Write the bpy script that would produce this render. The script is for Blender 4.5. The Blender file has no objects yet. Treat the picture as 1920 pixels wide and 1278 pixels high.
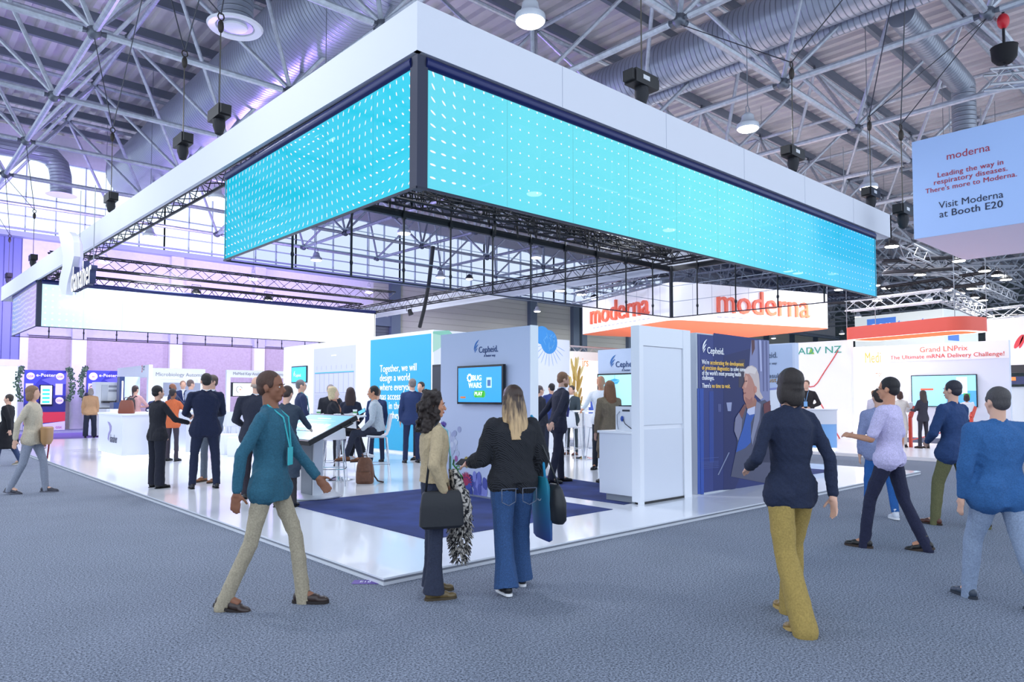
import bpy, math, random
import numpy as np
from mathutils import Vector, Matrix, noise

# ------------------------------------------------------------------ camera, world, exposure
S = bpy.context.scene
C = S.collection
FP = 1330.0; PIT = math.radians(2.5); TH = math.radians(47.7); CAM = Vector((-3.09, -4.916, 1.5))
cd = bpy.data.cameras.new('camera'); cam = bpy.data.objects.new('camera', cd); C.objects.link(cam)
cam.location = CAM; cam.rotation_euler = (math.pi/2+PIT, 0, TH-math.pi/2)
cd.sensor_width = 36; cd.lens = FP/1920*36; cd.shift_y = 47/1920; cd.clip_end = 300
S.camera = cam
w = bpy.data.worlds.new('world'); S.world = w; w.use_nodes = True
w.node_tree.nodes['Background'].inputs[0].default_value = (0.74, 0.85, 1.0, 1)
w.node_tree.nodes['Background'].inputs[1].default_value = 1.75
S.view_settings.view_transform = 'Standard'; S.view_settings.look = 'None'
S.view_settings.gamma = 1; S.view_settings.use_curve_mapping = False
S.view_settings.exposure = 0.0
for a, v in (('max_bounces', 7), ('diffuse_bounces', 3), ('glossy_bounces', 3), ('transparent_max_bounces', 16), ('transmission_bounces', 4)):
    setattr(S.cycles, a, v)
S.cycles.sample_clamp_indirect = 4
def area(name, loc, size, power, col, target, shape='DISK', sy=None, parent=None, spread=None):
    l = bpy.data.lights.new(name, 'AREA'); l.shape = shape; l.size = size; l.energy = power; l.color = col
    if sy: l.size_y = sy
    if spread: l.spread = spread
    o = bpy.data.objects.new(name, l); C.objects.link(o)
    o.rotation_euler = (Vector(target)-Vector(loc)).to_track_quat('-Z', 'Y').to_euler(); o.location = loc
    if parent: o.parent = parent; o.location = Vector(loc)-parent.location
    return o
# violet wash light on the left part of the hall's far wall, white key light over the stand
for a in (-3, 3, 9, 15):
    area('violet_wash_light', (a, 27.0, 6.6), 1.5, 640, (0.55, 0.40, 1.0), (a+1, 34, 3.6))
area('violet_wash_light', (9, 24, 6.8), 1.5, 700, (0.42, 0.25, 1.0), (6.4, 19, 12))
for a, b in ((3.4, 8.0), (3.6, 13.5), (3.6, 18.5), (9.4, 5.6)):
    area('stand_key_light', (a, b, 5.3), 1.6, 130, (0.92, 0.95, 1.0), (a, b, 0))
for a, b in ((24, 6), (24, 15), (33, 4)):
    area('booth_key_light', (a, b, 6.3), 2.5, 620, (1.0, 0.95, 0.93), (a+1.5, b, 1))

# ------------------------------------------------------------------ projection helpers (pixel of the 1920x1278 photo -> point of the place)
Rv = Vector((math.sin(TH), -math.cos(TH), 0))
Fv = Vector((math.cos(TH)*math.cos(PIT), math.sin(TH)*math.cos(PIT), math.sin(PIT)))
Uv = Vector((-math.cos(TH)*math.sin(PIT), -math.sin(TH)*math.sin(PIT), math.cos(PIT)))
def ray(px, py): return Fv + (px-960)/FP*Rv + (686-py)/FP*Uv
def P(px, py, z=0.06):
    d = ray(px, py); return CAM + d*((z-CAM.z)/d.z)
def PA(px, py, A):
    d = ray(px, py); return CAM + d*((A-CAM.x)/d.x)
def PB(px, py, B):
    d = ray(px, py); return CAM + d*((B-CAM.y)/d.y)
def PV(px, py, p0, az):
    n = Vector((-math.sin(az), math.cos(az), 0)); d = ray(px, py)
    return CAM + d*(((Vector(p0)-CAM).dot(n))/d.dot(n))

# ------------------------------------------------------------------ materials
def lin(c):
    if isinstance(c, str): c = tuple(int(c[i:i+2], 16)/255 for i in (0, 2, 4))
    return tuple(x/12.92 if x <= .04045 else ((x+.055)/1.055)**2.4 for x in c)+(1,)
MC = {}
def M(hexc, rough=.5, metal=0, bump=0, bs=60, vary=0, emit=0, coat=0, alpha=1, stretch=None):
    k = (hexc, rough, metal, bump, bs, vary, emit, coat, alpha, stretch)
    if k in MC: return MC[k]
    m = bpy.data.materials.new('m_'+str(hexc)); m.use_nodes = True; nt = m.node_tree; b = nt.nodes['Principled BSDF']
    b.inputs['Base Color'].default_value = lin(hexc); b.inputs['Roughness'].default_value = rough; b.inputs['Metallic'].default_value = metal
    if coat: b.inputs['Coat Weight'].default_value = coat
    if alpha < 1: b.inputs['Alpha'].default_value = alpha
    if emit:
        b.inputs['Emission Color'].default_value = lin(hexc); b.inputs['Emission Strength'].default_value = emit
    if bump or vary:
        tc = nt.nodes.new('ShaderNodeTexCoord'); mp = nt.nodes.new('ShaderNodeMapping'); nz = nt.nodes.new('ShaderNodeTexNoise')
        if stretch: mp.inputs['Scale'].default_value = stretch
        nz.inputs['Scale'].default_value = bs; nz.inputs['Detail'].default_value = 4
        nt.links.new(tc.outputs['Object'], mp.inputs['Vector']); nt.links.new(mp.outputs['Vector'], nz.inputs['Vector'])
        if bump:
            bp = nt.nodes.new('ShaderNodeBump'); bp.inputs['Strength'].default_value = bump; bp.inputs['Distance'].default_value = .01
            nt.links.new(nz.outputs['Fac'], bp.inputs['Height']); nt.links.new(bp.outputs['Normal'], b.inputs['Normal'])
        if vary:
            mr = nt.nodes.new('ShaderNodeMapRange'); mr.inputs[1].default_value = .3; mr.inputs[2].default_value = .7
            mr.inputs[3].default_value = 1-vary; mr.inputs[4].default_value = 1+vary
            mx = nt.nodes.new('ShaderNodeVectorMath'); mx.operation = 'SCALE'
            mx.inputs[0].default_value = lin(hexc)[:3]
            nt.links.new(nz.outputs['Fac'], mr.inputs[0]); nt.links.new(mr.outputs[0], mx.inputs['Scale'])
            nt.links.new(mx.outputs[0], b.inputs['Base Color'])
    MC[k] = m; return m
def cloth(h, v=.18): return M(h, .92, 0, .35, 90, v)
class NT:
    """tiny helper to write node graphs"""
    def __init__(s, name):
        s.m = bpy.data.materials.new(name); s.m.use_nodes = True; s.t = s.m.node_tree; s.b = s.t.nodes['Principled BSDF']
    def n(s, ty, *ins, **kw):
        nd = s.t.nodes.new(ty)
        for k, v in kw.items(): setattr(nd, k, v)
        for i, v in enumerate(ins):
            if v is None: continue
            if hasattr(v, 'links') or isinstance(v, bpy.types.NodeSocket): s.t.links.new(v, nd.inputs[i])
            else: nd.inputs[i].default_value = v
        return nd
    def math(s, op, a, b=None, c=None): return s.n('ShaderNodeMath', a, b, c, operation=op).outputs[0]
    def link(s, a, b): s.t.links.new(a, b)

def carpet_mat():
    g = NT('grey_blue_carpet'); tc = g.n('ShaderNodeTexCoord')
    n1 = g.n('ShaderNodeTexNoise', tc.outputs['Object']); n1.inputs['Scale'].default_value = 75; n1.inputs['Detail'].default_value = 5; n1.inputs['Roughness'].default_value = .8
    n2 = g.n('ShaderNodeTexNoise', tc.outputs['Object']); n2.inputs['Scale'].default_value = 1.3
    r = g.n('ShaderNodeValToRGB', n1.outputs['Fac']); r.color_ramp.elements[0].position = .38; r.color_ramp.elements[1].position = .62
    r.color_ramp.elements[0].color = lin('353b46'); r.color_ramp.elements[1].color = lin('a4adbf')
    mr = g.n('ShaderNodeMapRange', n2.outputs['Fac']); mr.inputs[3].default_value = .9; mr.inputs[4].default_value = 1.1
    v = g.n('ShaderNodeVectorMath', r.outputs['Color'], operation='SCALE'); g.link(mr.outputs[0], v.inputs['Scale'])
    g.link(v.outputs[0], g.b.inputs['Base Color']); g.b.inputs['Roughness'].default_value = 1
    g.b.inputs['Specular IOR Level'].default_value = .1
    bp = g.n('ShaderNodeBump'); bp.inputs['Strength'].default_value = .6; bp.inputs['Distance'].default_value = .004
    g.link(n1.outputs['Fac'], bp.inputs['Height']); g.link(bp.outputs['Normal'], g.b.inputs['Normal'])
    return g.m
def deck_mat():
    g = NT('ceiling_deck'); tc = g.n('ShaderNodeTexCoord')
    n1 = g.n('ShaderNodeTexNoise', tc.outputs['Object']); n1.inputs['Scale'].default_value = 1.2
    r = g.n('ShaderNodeValToRGB', n1.outputs['Fac']); r.color_ramp.elements[0].color = lin('c2bcc2'); r.color_ramp.elements[1].color = lin('e0dadd')
    g.link(r.outputs['Color'], g.b.inputs['Base Color']); g.b.inputs['Roughness'].default_value = .5; g.b.inputs['Metallic'].default_value = .1
    return g.m
def duct_mat(name, col, period, ax):
    g = NT(name); tc = g.n('ShaderNodeTexCoord'); sp = g.n('ShaderNodeSeparateXYZ', tc.outputs['Object'])
    s = g.math('MULTIPLY', sp.outputs[ax], 1/period); f = g.math('FRACT', s); f = g.math('PINGPONG', s, .5)
    g.b.inputs['Base Color'].default_value = lin(col); g.b.inputs['Metallic'].default_value = .6; g.b.inputs['Roughness'].default_value = .36
    p = g.math('POWER', g.math('MULTIPLY', f, 2), 9)
    bp = g.n('ShaderNodeBump'); bp.inputs['Strength'].default_value = 1; bp.inputs['Distance'].default_value = .015
    g.link(p, bp.inputs['Height']); g.link(bp.outputs['Normal'], g.b.inputs['Normal'])
    mx = g.n('ShaderNodeMix', data_type='RGBA'); g.link(p, mx.inputs[0]); mx.inputs[6].default_value = lin(col); mx.inputs[7].default_value = tuple(x*.35 for x in lin(col)[:3])+(1,)
    g.link(mx.outputs[2], g.b.inputs['Base Color'])
    return g.m
def led_mat(name, c0, c1, dot, period=.125, strength=1.0, flow=0, transp=.1, vcol=None, su=10., wave=False, dcol='ffffff'):
    """LED mesh screen: object x = along the screen, z = up; coloured picture with drifting dashes"""
    g = NT(name); t = g.t; tc = g.n('ShaderNodeTexCoord'); sp = g.n('ShaderNodeSeparateXYZ', tc.outputs['Object'])
    u, v = sp.outputs[0], sp.outputs[2]
    cu = g.math('MULTIPLY', u, 1/period); cv = g.math('MULTIPLY', v, 1/period)
    fu = g.math('SUBTRACT', g.math('FRACT', cu), .5); fv = g.math('SUBTRACT', g.math('FRACT', cv), .5)
    iu = g.math('FLOOR', cu); iv = g.math('FLOOR', cv)
    cell = g.n('ShaderNodeCombineXYZ', iu, iv, 0.)
    sc = g.n('ShaderNodeVectorMath', cell.outputs[0], operation='SCALE'); sc.inputs['Scale'].default_value = .035
    nz = g.n('ShaderNodeTexNoise', sc.outputs[0]); nz.inputs['Scale'].default_value = 1.6; nz.inputs['Detail'].default_value = 0
    ang = g.math('MULTIPLY', g.math('SUBTRACT', nz.outputs['Fac'], .25), 8.)
    ca, sa = g.math('COSINE', ang), g.math('SINE', ang)
    x = g.math('ADD', g.math('MULTIPLY', fu, ca), g.math('MULTIPLY', fv, sa))
    y = g.math('SUBTRACT', g.math('MULTIPLY', fv, ca), g.math('MULTIPLY', fu, sa))
    # dash length falls off along the screen
    ln = g.n('ShaderNodeMapRange', u); ln.inputs[1].default_value = 0; ln.inputs[2].default_value = max(flow, .01); ln.inputs[3].default_value = 3.6 if flow else 1; ln.inputs[4].default_value = 1.0
    x = g.math('DIVIDE', x, ln.outputs[0])
    d = g.math('SQRT', g.math('ADD', g.math('MULTIPLY', x, x), g.math('MULTIPLY', y, y)))
    on = g.math('LESS_THAN', d, dot)
    n2 = g.n('ShaderNodeTexNoise', tc.outputs['Object']); n2.inputs['Scale'].default_value = .5
    gr = g.n('ShaderNodeMapRange', u); gr.inputs[1].default_value = 0; gr.inputs[2].default_value = su
    gm = g.math('ADD', gr.outputs[0], g.math('MULTIPLY', g.math('SUBTRACT', n2.outputs['Fac'], .5), .5))
    r = g.n('ShaderNodeValToRGB', gm); cr = r.color_ramp; cr.elements[0].color = lin(c0); cr.elements[1].color = lin(c1)
    if vcol:
        for pos, cc in vcol: e = cr.elements.new(pos); e.color = lin(cc)
    if wave:
        wv = g.n('ShaderNodeTexWave', tc.outputs['Object'], bands_direction='Z'); wv.inputs['Scale'].default_value = 2.2; wv.inputs['Distortion'].default_value = 5; wv.inputs['Detail Scale'].default_value = .7
        on = g.math('MULTIPLY', g.math('GREATER_THAN', wv.outputs['Fac'], .72), .6)
    # cabinet joints every metre
    jf = g.math('LESS_THAN', g.math('FRACT', g.math('MULTIPLY', u, 1.0)), .008)
    mx = g.n('ShaderNodeMix', data_type='RGBA'); g.link(on, mx.inputs[0]); g.link(r.outputs['Color'], mx.inputs[6]); mx.inputs[7].default_value = lin(dcol)
    st = g.math('SUBTRACT', strength, g.math('MULTIPLY', jf, .25*strength))
    em = g.n('ShaderNodeEmission', mx.outputs[2], st)
    tr = g.n('ShaderNodeBsdfTransparent'); gl = g.n('ShaderNodeBsdfGlossy'); gl.inputs['Roughness'].default_value = .08; gl.inputs[0].default_value = (.05, .05, .06, 1)
    ad = g.n('ShaderNodeAddShader', em.outputs[0], gl.outputs[0]); ms = g.n('ShaderNodeMixShader', transp, ad.outputs[0], tr.outputs[0])
    g.link(ms.outputs[0], t.nodes['Material Output'].inputs[0])
    return g.m

def rear_mat():
    g = NT('led_mesh_rear'); df = g.n('ShaderNodeBsdfDiffuse'); df.inputs[0].default_value = (.02, .025, .05, 1); tr = g.n('ShaderNodeBsdfTransparent'); tr.inputs[0].default_value = (.82, .85, .95, 1)
    ms = g.n('ShaderNodeMixShader', .30, tr.outputs[0], df.outputs[0]); g.link(ms.outputs[0], g.t.nodes['Material Output'].inputs[0]); return g.m

white = M('eef0f6', .35); matt_white = M('f2f3f7', .7); grey = M('9aa0a8', .5); black = M('14151a', .5); gloss_black = M('0c0d12', .2)
steel = M('b9bfca', .35, .85, 0, 30, 0); tube_steel = M('b9bfca', .38, .45, .15, 8, .15); truss_black = M('1c1e26', .45, .3); chrome = M('d5d8de', .12, 1)
fabric_white = M('dde0ea', .85, 0, .1, 200)

# ------------------------------------------------------------------ mesh building
class Fr:
    """a frame on a wall: u to the right, v up, w out of the wall"""
    def __init__(s, o, xd, n):
        s.o = Vector(o); s.x = Vector(xd).normalized(); s.n = Vector(n).normalized(); s.y = s.n.cross(s.x)
    def p(s, u, v, w=0): return s.o+s.x*u+s.y*v+s.n*w
W3 = Fr((0, 0, 0), (1, 0, 0), (0, 0, 1))
def faceA(A, B, z=0): return Fr((A, B, z), (0, -1, 0), (-1, 0, 0))     # wall that faces -A
def faceB(A, B, z=0): return Fr((A, B, z), (1, 0, 0), (0, -1, 0))      # wall that faces -B
class MB:
    def __init__(s, *mats): s.v = []; s.f = []; s.mi = []; s.mats = list(mats); s.k = 0
    def m(s, mat):
        if mat not in s.mats: s.mats.append(mat)
        s.k = s.mats.index(mat); return s
    def add(s, vs, fs):
        b = len(s.v); s.v += [tuple(p) for p in vs]; s.f += [tuple(i+b for i in f) for f in fs]; s.mi += [s.k]*len(fs); return s
    def hexa(s, c): return s.add(c, [(0, 3, 2, 1), (4, 5, 6, 7), (0, 1, 5, 4), (1, 2, 6, 5), (2, 3, 7, 6), (3, 0, 4, 7)])
    def box(s, u0, u1, v0, v1, w0, w1, fr=W3):
        return s.hexa([fr.p(u0, v0, w0), fr.p(u1, v0, w0), fr.p(u1, v1, w0), fr.p(u0, v1, w0), fr.p(u0, v0, w1), fr.p(u1, v0, w1), fr.p(u1, v1, w1), fr.p(u0, v1, w1)])
    def bar(s, a, b, t, t2=None, up=(0, 0, 1)):
        a, b = Vector(a), Vector(b); d = (b-a).normalized(); up = Vector(up)
        if abs(d.dot(up)) > .98: up = Vector((1, 0, 0))
        x = d.cross(up).normalized()*t/2; y = x.cross(d).normalized()*(t2 or t)/2
        return s.hexa([a-x-y, a+x-y, a+x+y, a-x+y, b-x-y, b+x-y, b+x+y, b-x+y])
    def tube(s, pts, r, n=8, cap=True, r2=None):
        pts = [Vector(p) for p in pts]; rings = []; L = len(pts)
        t0 = (pts[1]-pts[0]).normalized(); up = Vector((0, 0, 1)) if abs(t0.z) < .9 else Vector((1, 0, 0))
        x = t0.cross(up).normalized()
        for i, p in enumerate(pts):
            t = (pts[min(i+1, L-1)]-pts[max(i-1, 0)]).normalized(); x = (x-t*x.dot(t)).normalized(); y = t.cross(x)
            rr = r if r2 is None else r+(r2-r)*i/(L-1)
            if isinstance(r, (list, tuple)): rr = r[i]
            rings.append([p+(x*math.cos(2*math.pi*k/n)+y*math.sin(2*math.pi*k/n))*rr for k in range(n)])
        vs = [q for rg in rings for q in rg]; fs = []
        for i in range(L-1):
            for k in range(n): fs.append((i*n+k, i*n+(k+1) % n, (i+1)*n+(k+1) % n, (i+1)*n+k))
        if cap: fs += [tuple(range(n))[::-1], tuple((L-1)*n+k for k in range(n))]
        return s.add(vs, fs)
    def lathe(s, prof, c, n=20, axis=(0, 0, 1), sx=1, sy=1):
        c = Vector(c); z = Vector(axis).normalized(); x = z.orthogonal().normalized() if abs(z.z) < .99 else Vector((1, 0, 0)); y = z.cross(x); vs = []; fs = []
        for r, h in prof:
            for k in range(n): a = 2*math.pi*k/n; vs.append(c+z*h+(x*math.cos(a)*sx+y*math.sin(a)*sy)*r)
        for i in range(len(prof)-1):
            for k in range(n): fs.append((i*n+k, i*n+(k+1) % n, (i+1)*n+(k+1) % n, (i+1)*n+k))
        fs += [tuple(range(n))[::-1], tuple((len(prof)-1)*n+k for k in range(n))]
        return s.add(vs, fs)
    def poly(s, pts, fr, w0=0, w1=.002):
        n = len(pts); vs = [fr.p(u, v, w0) for u, v in pts]+[fr.p(u, v, w1) for u, v in pts]
        ar = sum(pts[i][0]*pts[(i+1) % n][1]-pts[(i+1) % n][0]*pts[i][1] for i in range(n))
        a, b = tuple(range(n)), tuple(range(n, 2*n))
        if ar < 0: a, b = a, b[::-1]
        else: a = a[::-1]
        fs = [a, b]+[(i, (i+1) % n, (i+1) % n+n, i+n) for i in range(n)]
        return s.add(vs, fs)
    def ellp(s, u, v, ru, rv, fr, w0=0, w1=.002, n=24, rot=0, a0=0, a1=360):
        pts = []
        for k in range(n):
            a = math.radians(a0+(a1-a0)*k/(n if a1-a0 >= 360 else n-1)); x, y = ru*math.cos(a), rv*math.sin(a)
            pts.append((u+x*math.cos(rot)-y*math.sin(rot), v+x*math.sin(rot)+y*math.cos(rot)))
        return s.poly(pts, fr, w0, w1)
    def ball(s, c, r, n=12, ax=None):
        c = Vector(c); r = (r, r, r) if isinstance(r, (int, float)) else r; X, Y, Z = ax or (Vector((1, 0, 0)), Vector((0, 1, 0)), Vector((0, 0, 1)))
        vs = []; fs = []; m = max(6, n//2+2)
        for i in range(1, m):
            p = math.pi*i/m
            for k in range(n): a = 2*math.pi*k/n; vs.append(c+X*(r[0]*math.sin(p)*math.cos(a))+Y*(r[1]*math.sin(p)*math.sin(a))+Z*(r[2]*math.cos(p)))
        for i in range(m-2):
            for k in range(n): fs.append((i*n+k, (i+1)*n+k, (i+1)*n+(k+1) % n, i*n+(k+1) % n))
        T, B = len(vs), len(vs)+1; vs += [c+Z*r[2], c-Z*r[2]]
        for k in range(n): fs += [(T, k, (k+1) % n), (B, (m-2)*n+(k+1) % n, (m-2)*n+k)]
        return s.add(vs, fs)
    def build(s, name, parent=None, smooth=False, loc=None, mat=None, rot=None):
        """vertices are in world space; loc moves the object's origin there"""
        me = bpy.data.meshes.new(name); o = bpy.data.objects.new(name, me); C.objects.link(o)
        base = Vector(loc) if loc is not None else (parent['_b'] if parent and '_b' in parent else Vector((0, 0, 0)))
        if parent is not None and parent.get('_w'): base = Vector(parent['_w'])
        if loc is not None: base = Vector(loc)
        me.from_pydata([Vector(p)-base for p in s.v], [], s.f)
        for m in (s.mats if not mat else [mat]): me.materials.append(m)
        if not mat and len(s.mats) > 1: me.polygons.foreach_set('material_index', s.mi)
        if smooth: me.polygons.foreach_set('use_smooth', [True]*len(me.polygons)); me.update()
        if smooth == 'auto':
            me.set_sharp_from_angle(angle=math.radians(35))
        if parent is not None:
            o.parent = parent; pw = Vector(parent.get('_w', (0, 0, 0))); o.location = base-pw
        else: o.location = base
        o['_w'] = tuple(base)
        return o
def tag(o, label, cat, group=None, kind=None):
    o['label'] = label; o['category'] = cat
    if group: o['group'] = group
    if kind: o['kind'] = kind
    return o
def thing(name, label, cat, loc, group=None):
    o = bpy.data.objects.new(name, None); C.objects.link(o); o.location = loc; o['_w'] = tuple(loc); o.empty_display_size = .1
    return tag(o, label, cat, group)
def struct(o): o['kind'] = 'structure'; return o
def copy_tree(o, parent=None, delta=None):
    c = o.copy(); C.objects.link(c); c.parent = parent
    if delta is not None: c.location = Vector(c.location)+Vector(delta); c['_w'] = tuple(c.location)
    for ch in list(o.children): copy_tree(ch, c)
    return c
def text(s, size, fr, u, v, mat, parent=None, align='LEFT', bold=0, ext=.002, w=.003, name='lettering', sx=1, shear=0, top=False):
    cu = bpy.data.curves.new('t', 'FONT'); cu.body = s; cu.size = size; cu.align_x = align; cu.space_character = 1+bold*2.5; cu.extrude = ext; cu.shear = shear; cu.resolution_u = 3
    cu.space_line = 1.0
    to = bpy.data.objects.new('t', cu); C.objects.link(to); dg = bpy.context.evaluated_depsgraph_get()
    me = bpy.data.meshes.new_from_object(to.evaluated_get(dg)); bpy.data.objects.remove(to); bpy.data.curves.remove(cu)
    base = Vector(parent['_w']) if parent is not None else Vector((0, 0, 0))
    for vt in me.vertices: c = vt.co.copy(); vt.co = fr.p(u+c.x*sx, v+c.y, w+c.z)-base
    if bold:
        import bmesh
        bm = bmesh.new(); bm.from_mesh(me); d = fr.x*(bold*size*1.1*sx); g_ = bmesh.ops.duplicate(bm, geom=bm.verts[:]+bm.edges[:]+bm.faces[:])
        for e in g_['geom']:
            if isinstance(e, bmesh.types.BMVert): e.co += d+fr.n*.0004
        bm.to_mesh(me); bm.free()
    me.materials.clear(); me.materials.append(mat); me.name = name
    o = bpy.data.objects.new(name, me); C.objects.link(o); o['_w'] = tuple(base)
    if parent is not None:
        o.parent = parent
    return o
def clean_props():
    for o in bpy.data.objects:
        if '_w' in o: del o['_w']
def truss(mb, a, b, w=.29, h=.29, r=.024, step=.35, rd=.009, n=6):
    a, b = Vector(a), Vector(b); d = (b-a); L = d.length; d.normalize(); x = d.cross(Vector((0, 0, 1))).normalized() if abs(d.z) < .9 else Vector((1, 0, 0)); y = x.cross(d).normalized()
    cs = [x*w/2+y*h/2, -x*w/2+y*h/2, -x*w/2-y*h/2, x*w/2-y*h/2]
    for c in cs: mb.tube([a+c, b+c], r, n)
    k = max(2, int(L/step))
    for i in range(k):
        p, q = a+d*(L*i/k), a+d*(L*(i+1)/k)
        for j in range(4):
            c0, c1 = cs[j], cs[(j+1) % 4]
            if i % 2: c0, c1 = c1, c0
            mb.tube([p+c0, q+c1], rd, 4, False)
    return mb
def extr_frame(mb, fr, u0, u1, v0, v1, t, w0, w1):
    mb.box(u0, u0+t, v0, v1, w0, w1, fr); mb.box(u1-t, u1, v0, v1, w0, w1, fr); mb.box(u0+t, u1-t, v0, v0+t, w0, w1, fr); mb.box(u0+t, u1-t, v1-t, v1, w0, w1, fr)
# ------------------------------------------------------------------ hall: floor, far wall, windows, ceiling, space frame, ducts
o = struct(MB(carpet_mat()).add([(-14, -12, 0), (88, -12, 0), (88, 36, 0), (-14, 36, 0)], [(0, 1, 2, 3)]).build('floor'))
BW = 34.0
conc = M('d9d8de', .8, 0, .1, 6, .04); panelm = M('a59d9a', .85, 0, .15, 10, .08); violet_panel = M('6f78a8', .5, .2)
cream = M('b9b9b0', .6, 0, 0); colm = M('5c6b7c', .5, .2); doorm = M('596169', .5, .3)
Ab = PB(750, 600, BW).x; Al = PB(37, 650, BW).x
w_ = MB(conc)
def wbox(mb, a0, a1, z0, z1, b0, b1): return mb.hexa([(a0, b0, z0), (a1, b0, z0), (a1, b1, z0), (a0, b1, z0), (a0, b0, z1), (a1, b0, z1), (a1, b1, z1), (a0, b1, z1)])
wbox(w_, Al, Ab-2, 0, 8.9, BW, BW+.4)
wbox(w_, -14, 88, 12.6, 13.9, BW, BW+.4); wbox(w_, 51.3, 88, 8.9, 12.6, BW, BW+.4)
for a0, a1 in ((52, 135), (155, 318), (335, 475), (490, 560)):      # recessed plaster fields between the pilasters
    x0, x1 = PB(a0, 700, BW).x, PB(a1, 700, BW).x
    w_.m(panelm); wbox(w_, x0, x1, .0, 4.35, BW-.03, BW); w_.m(conc)
    wbox(w_, x0-.05, x1+.05, 4.35, 4.42, BW-.12, BW)
for px in (145, 326, 482):
    x0 = PB(px, 700, BW).x; wbox(w_, x0-.3, x0+.3, 0, 8.9, BW-.3, BW)
struct(w_.build('wall_back'))
w_ = MB(violet_panel)
for k in range(30): x0 = -8+k*(Al+8)/30; wbox(w_, x0, x0+(Al+8)/30-.04, 3.2, 8.9, BW+.05, BW+.15)
wbox(w_, -8, Al, 3.2, 8.9, BW+.1, BW+.2); w_.m(conc); wbox(w_, -8, Al, 2.9, 3.2, BW-.05, BW+.2)
struct(w_.build('door_1'))
w_ = MB(cream)
for k in range(22):
    wbox(w_, Ab-2, 88, k*.405, k*.405+.39, BW, BW+.3)
wbox(w_, Ab-2, 88, 0, 8.9, BW+.05, BW+.35)
w_.m(colm)
for px in (737, 995, 1075):
    x0 = PB(px, 600, BW).x; wbox(w_, x0-.35, x0+.35, 0, 8.9, BW-.35, BW)
for k in range(8): x0 = 40+k*6; wbox(w_, x0-.3, x0+.3, 0, 8.9, BW-.35, BW)
struct(w_.build('wall_rear_cladding'))
w_ = MB(doorm); x0, x1 = PB(640, 600, BW).x, PB(728, 600, BW).x
for k in range(30): wbox(w_, x0, x1, k*.2, k*.2+.17, BW-.1, BW)
wbox(w_, x0, x1, 0, 6, BW-.06, BW); w_.m(colm); wbox(w_, x0-.25, x1+.25, 6, 6.6, BW-.3, BW)
struct(w_.build('door_2'))
struct(wbox(MB(M('6d7a7c', .8, 0, 0, 3, .2)), 88, 88.3, 0, 13.9, -12, 36).build('wall_right'))
# clerestory windows
glass = NT('window_glass'); tr = glass.n('ShaderNodeBsdfTransparent'); gl = glass.n('ShaderNodeBsdfGlossy'); gl.inputs['Roughness'].default_value = .05
ms = glass.n('ShaderNodeMixShader', .06, tr.outputs[0], gl.outputs[0]); glass.link(ms.outputs[0], glass.t.nodes['Material Output'].inputs[0])
framem = M('c3cddd', .5, .1)
n = 0
for k in range(9):
    a0 = -13.5+k*7.2; n += 1
    p = MB(glass.m); p.add([(a0, BW+.15, 8.9), (a0+7.2, BW+.15, 8.9), (a0+7.2, BW+.15, 12.6), (a0, BW+.15, 12.6)], [(0, 1, 2, 3)])
    f = MB(framem)
    for z in (8.9, 9.8, 10.7, 11.6, 12.55): wbox(f, a0, a0+7.2, z, z+.045, BW+.05, BW+.2)
    for j in range(7): x0 = a0+j*1.2; wbox(f, x0-.02, x0+.02, 8.9, 12.6, BW+.05, BW+.2)
    wo = struct(p.build('window_%d' % n)); fo = f.build('window_frame', wo)
t_ = MB(M('a7b2c6', .5, .2)); wbox(t_, -14, 88, 8.75, 8.98, BW-.5, BW); wbox(t_, -14, 88, 9.05, 9.13, BW-.6, BW-.5)
struct(t_.build('trim_1'))
# deck: ribs run along B
d_ = MB(deck_mat()); pr = .55; xs = []
a = -8
while a < 88: xs += [(a, 13.9), (a+.18, 13.9), (a+.24, 14.02), (a+.49, 14.02)]; a += pr
vs = [(x, -8, z) for x, z in xs]+[(x, 36, z) for x, z in xs]; L = len(xs)
d_.add(vs, [(i, i+1, i+1+L, i+L) for i in range(L-1)])
struct(d_.build('ceiling'))
pu = MB(M('737a88', .5, .2))
b = -7.75
while b < 34: wbox(pu, -8, 88, 13.62, 13.9, b-.07, b+.07); b += 2.375
struct(pu.build('trim_2'))
# space frame
AX, BX, ML, MBb, ZL, ZU = 0.6, 4.12, 4.82, 4.75, 10.0, 13.4
lo = MB(tube_steel); dg_ = MB(tube_steel); upc = MB(tube_steel); nd = MB(M('6d737e', .4, .6))
la = [AX+ML*i for i in range(-2, 18)]; lb = [BX+MBb*j for j in range(-2, 7)]
for i, x in enumerate(la):
    for j, y in enumerate(lb):
        q = 8 if x < 30 else 5
        if i < len(la)-1: lo.tube([(x+.25, y, ZL), (x+ML-.25, y, ZL)], .085, q, r2=.085)
        if j < len(lb)-1: lo.tube([(x, y+.25, ZL), (x, y+MBb-.25, ZL)], .085, q)
        nd.ball((x, y, ZL), .17, 8)
        for sx in (.12, -.12): nd.tube([(x, y, ZL), (x+sx*2.6, y, ZL)], .03, 5, r2=.085); nd.tube([(x, y, ZL), (x, y+sx*2.6, ZL)], .03, 5, r2=.085)
        ux, uy = x+ML/2, y+MBb/2
        if i < len(la)-1 and j < len(lb)-1:
            for cx, cy in ((x, y), (x+ML, y), (x, y+MBb), (x+ML, y+MBb)): dg_.tube([(cx, cy, ZL+.05), (ux, uy, ZU)], .06, q)
            if i < len(la)-2: upc.tube([(ux, uy, ZU), (ux+ML, uy, ZU)], .075, q)
            if j < len(lb)-2: upc.tube([(ux, uy, ZU), (ux, uy+MBb, ZU)], .075, q)
            nd.ball((ux, uy, ZU), .15, 8); nd.tube([(ux, uy, ZU), (ux, uy, 13.62)], .05, 5)
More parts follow.
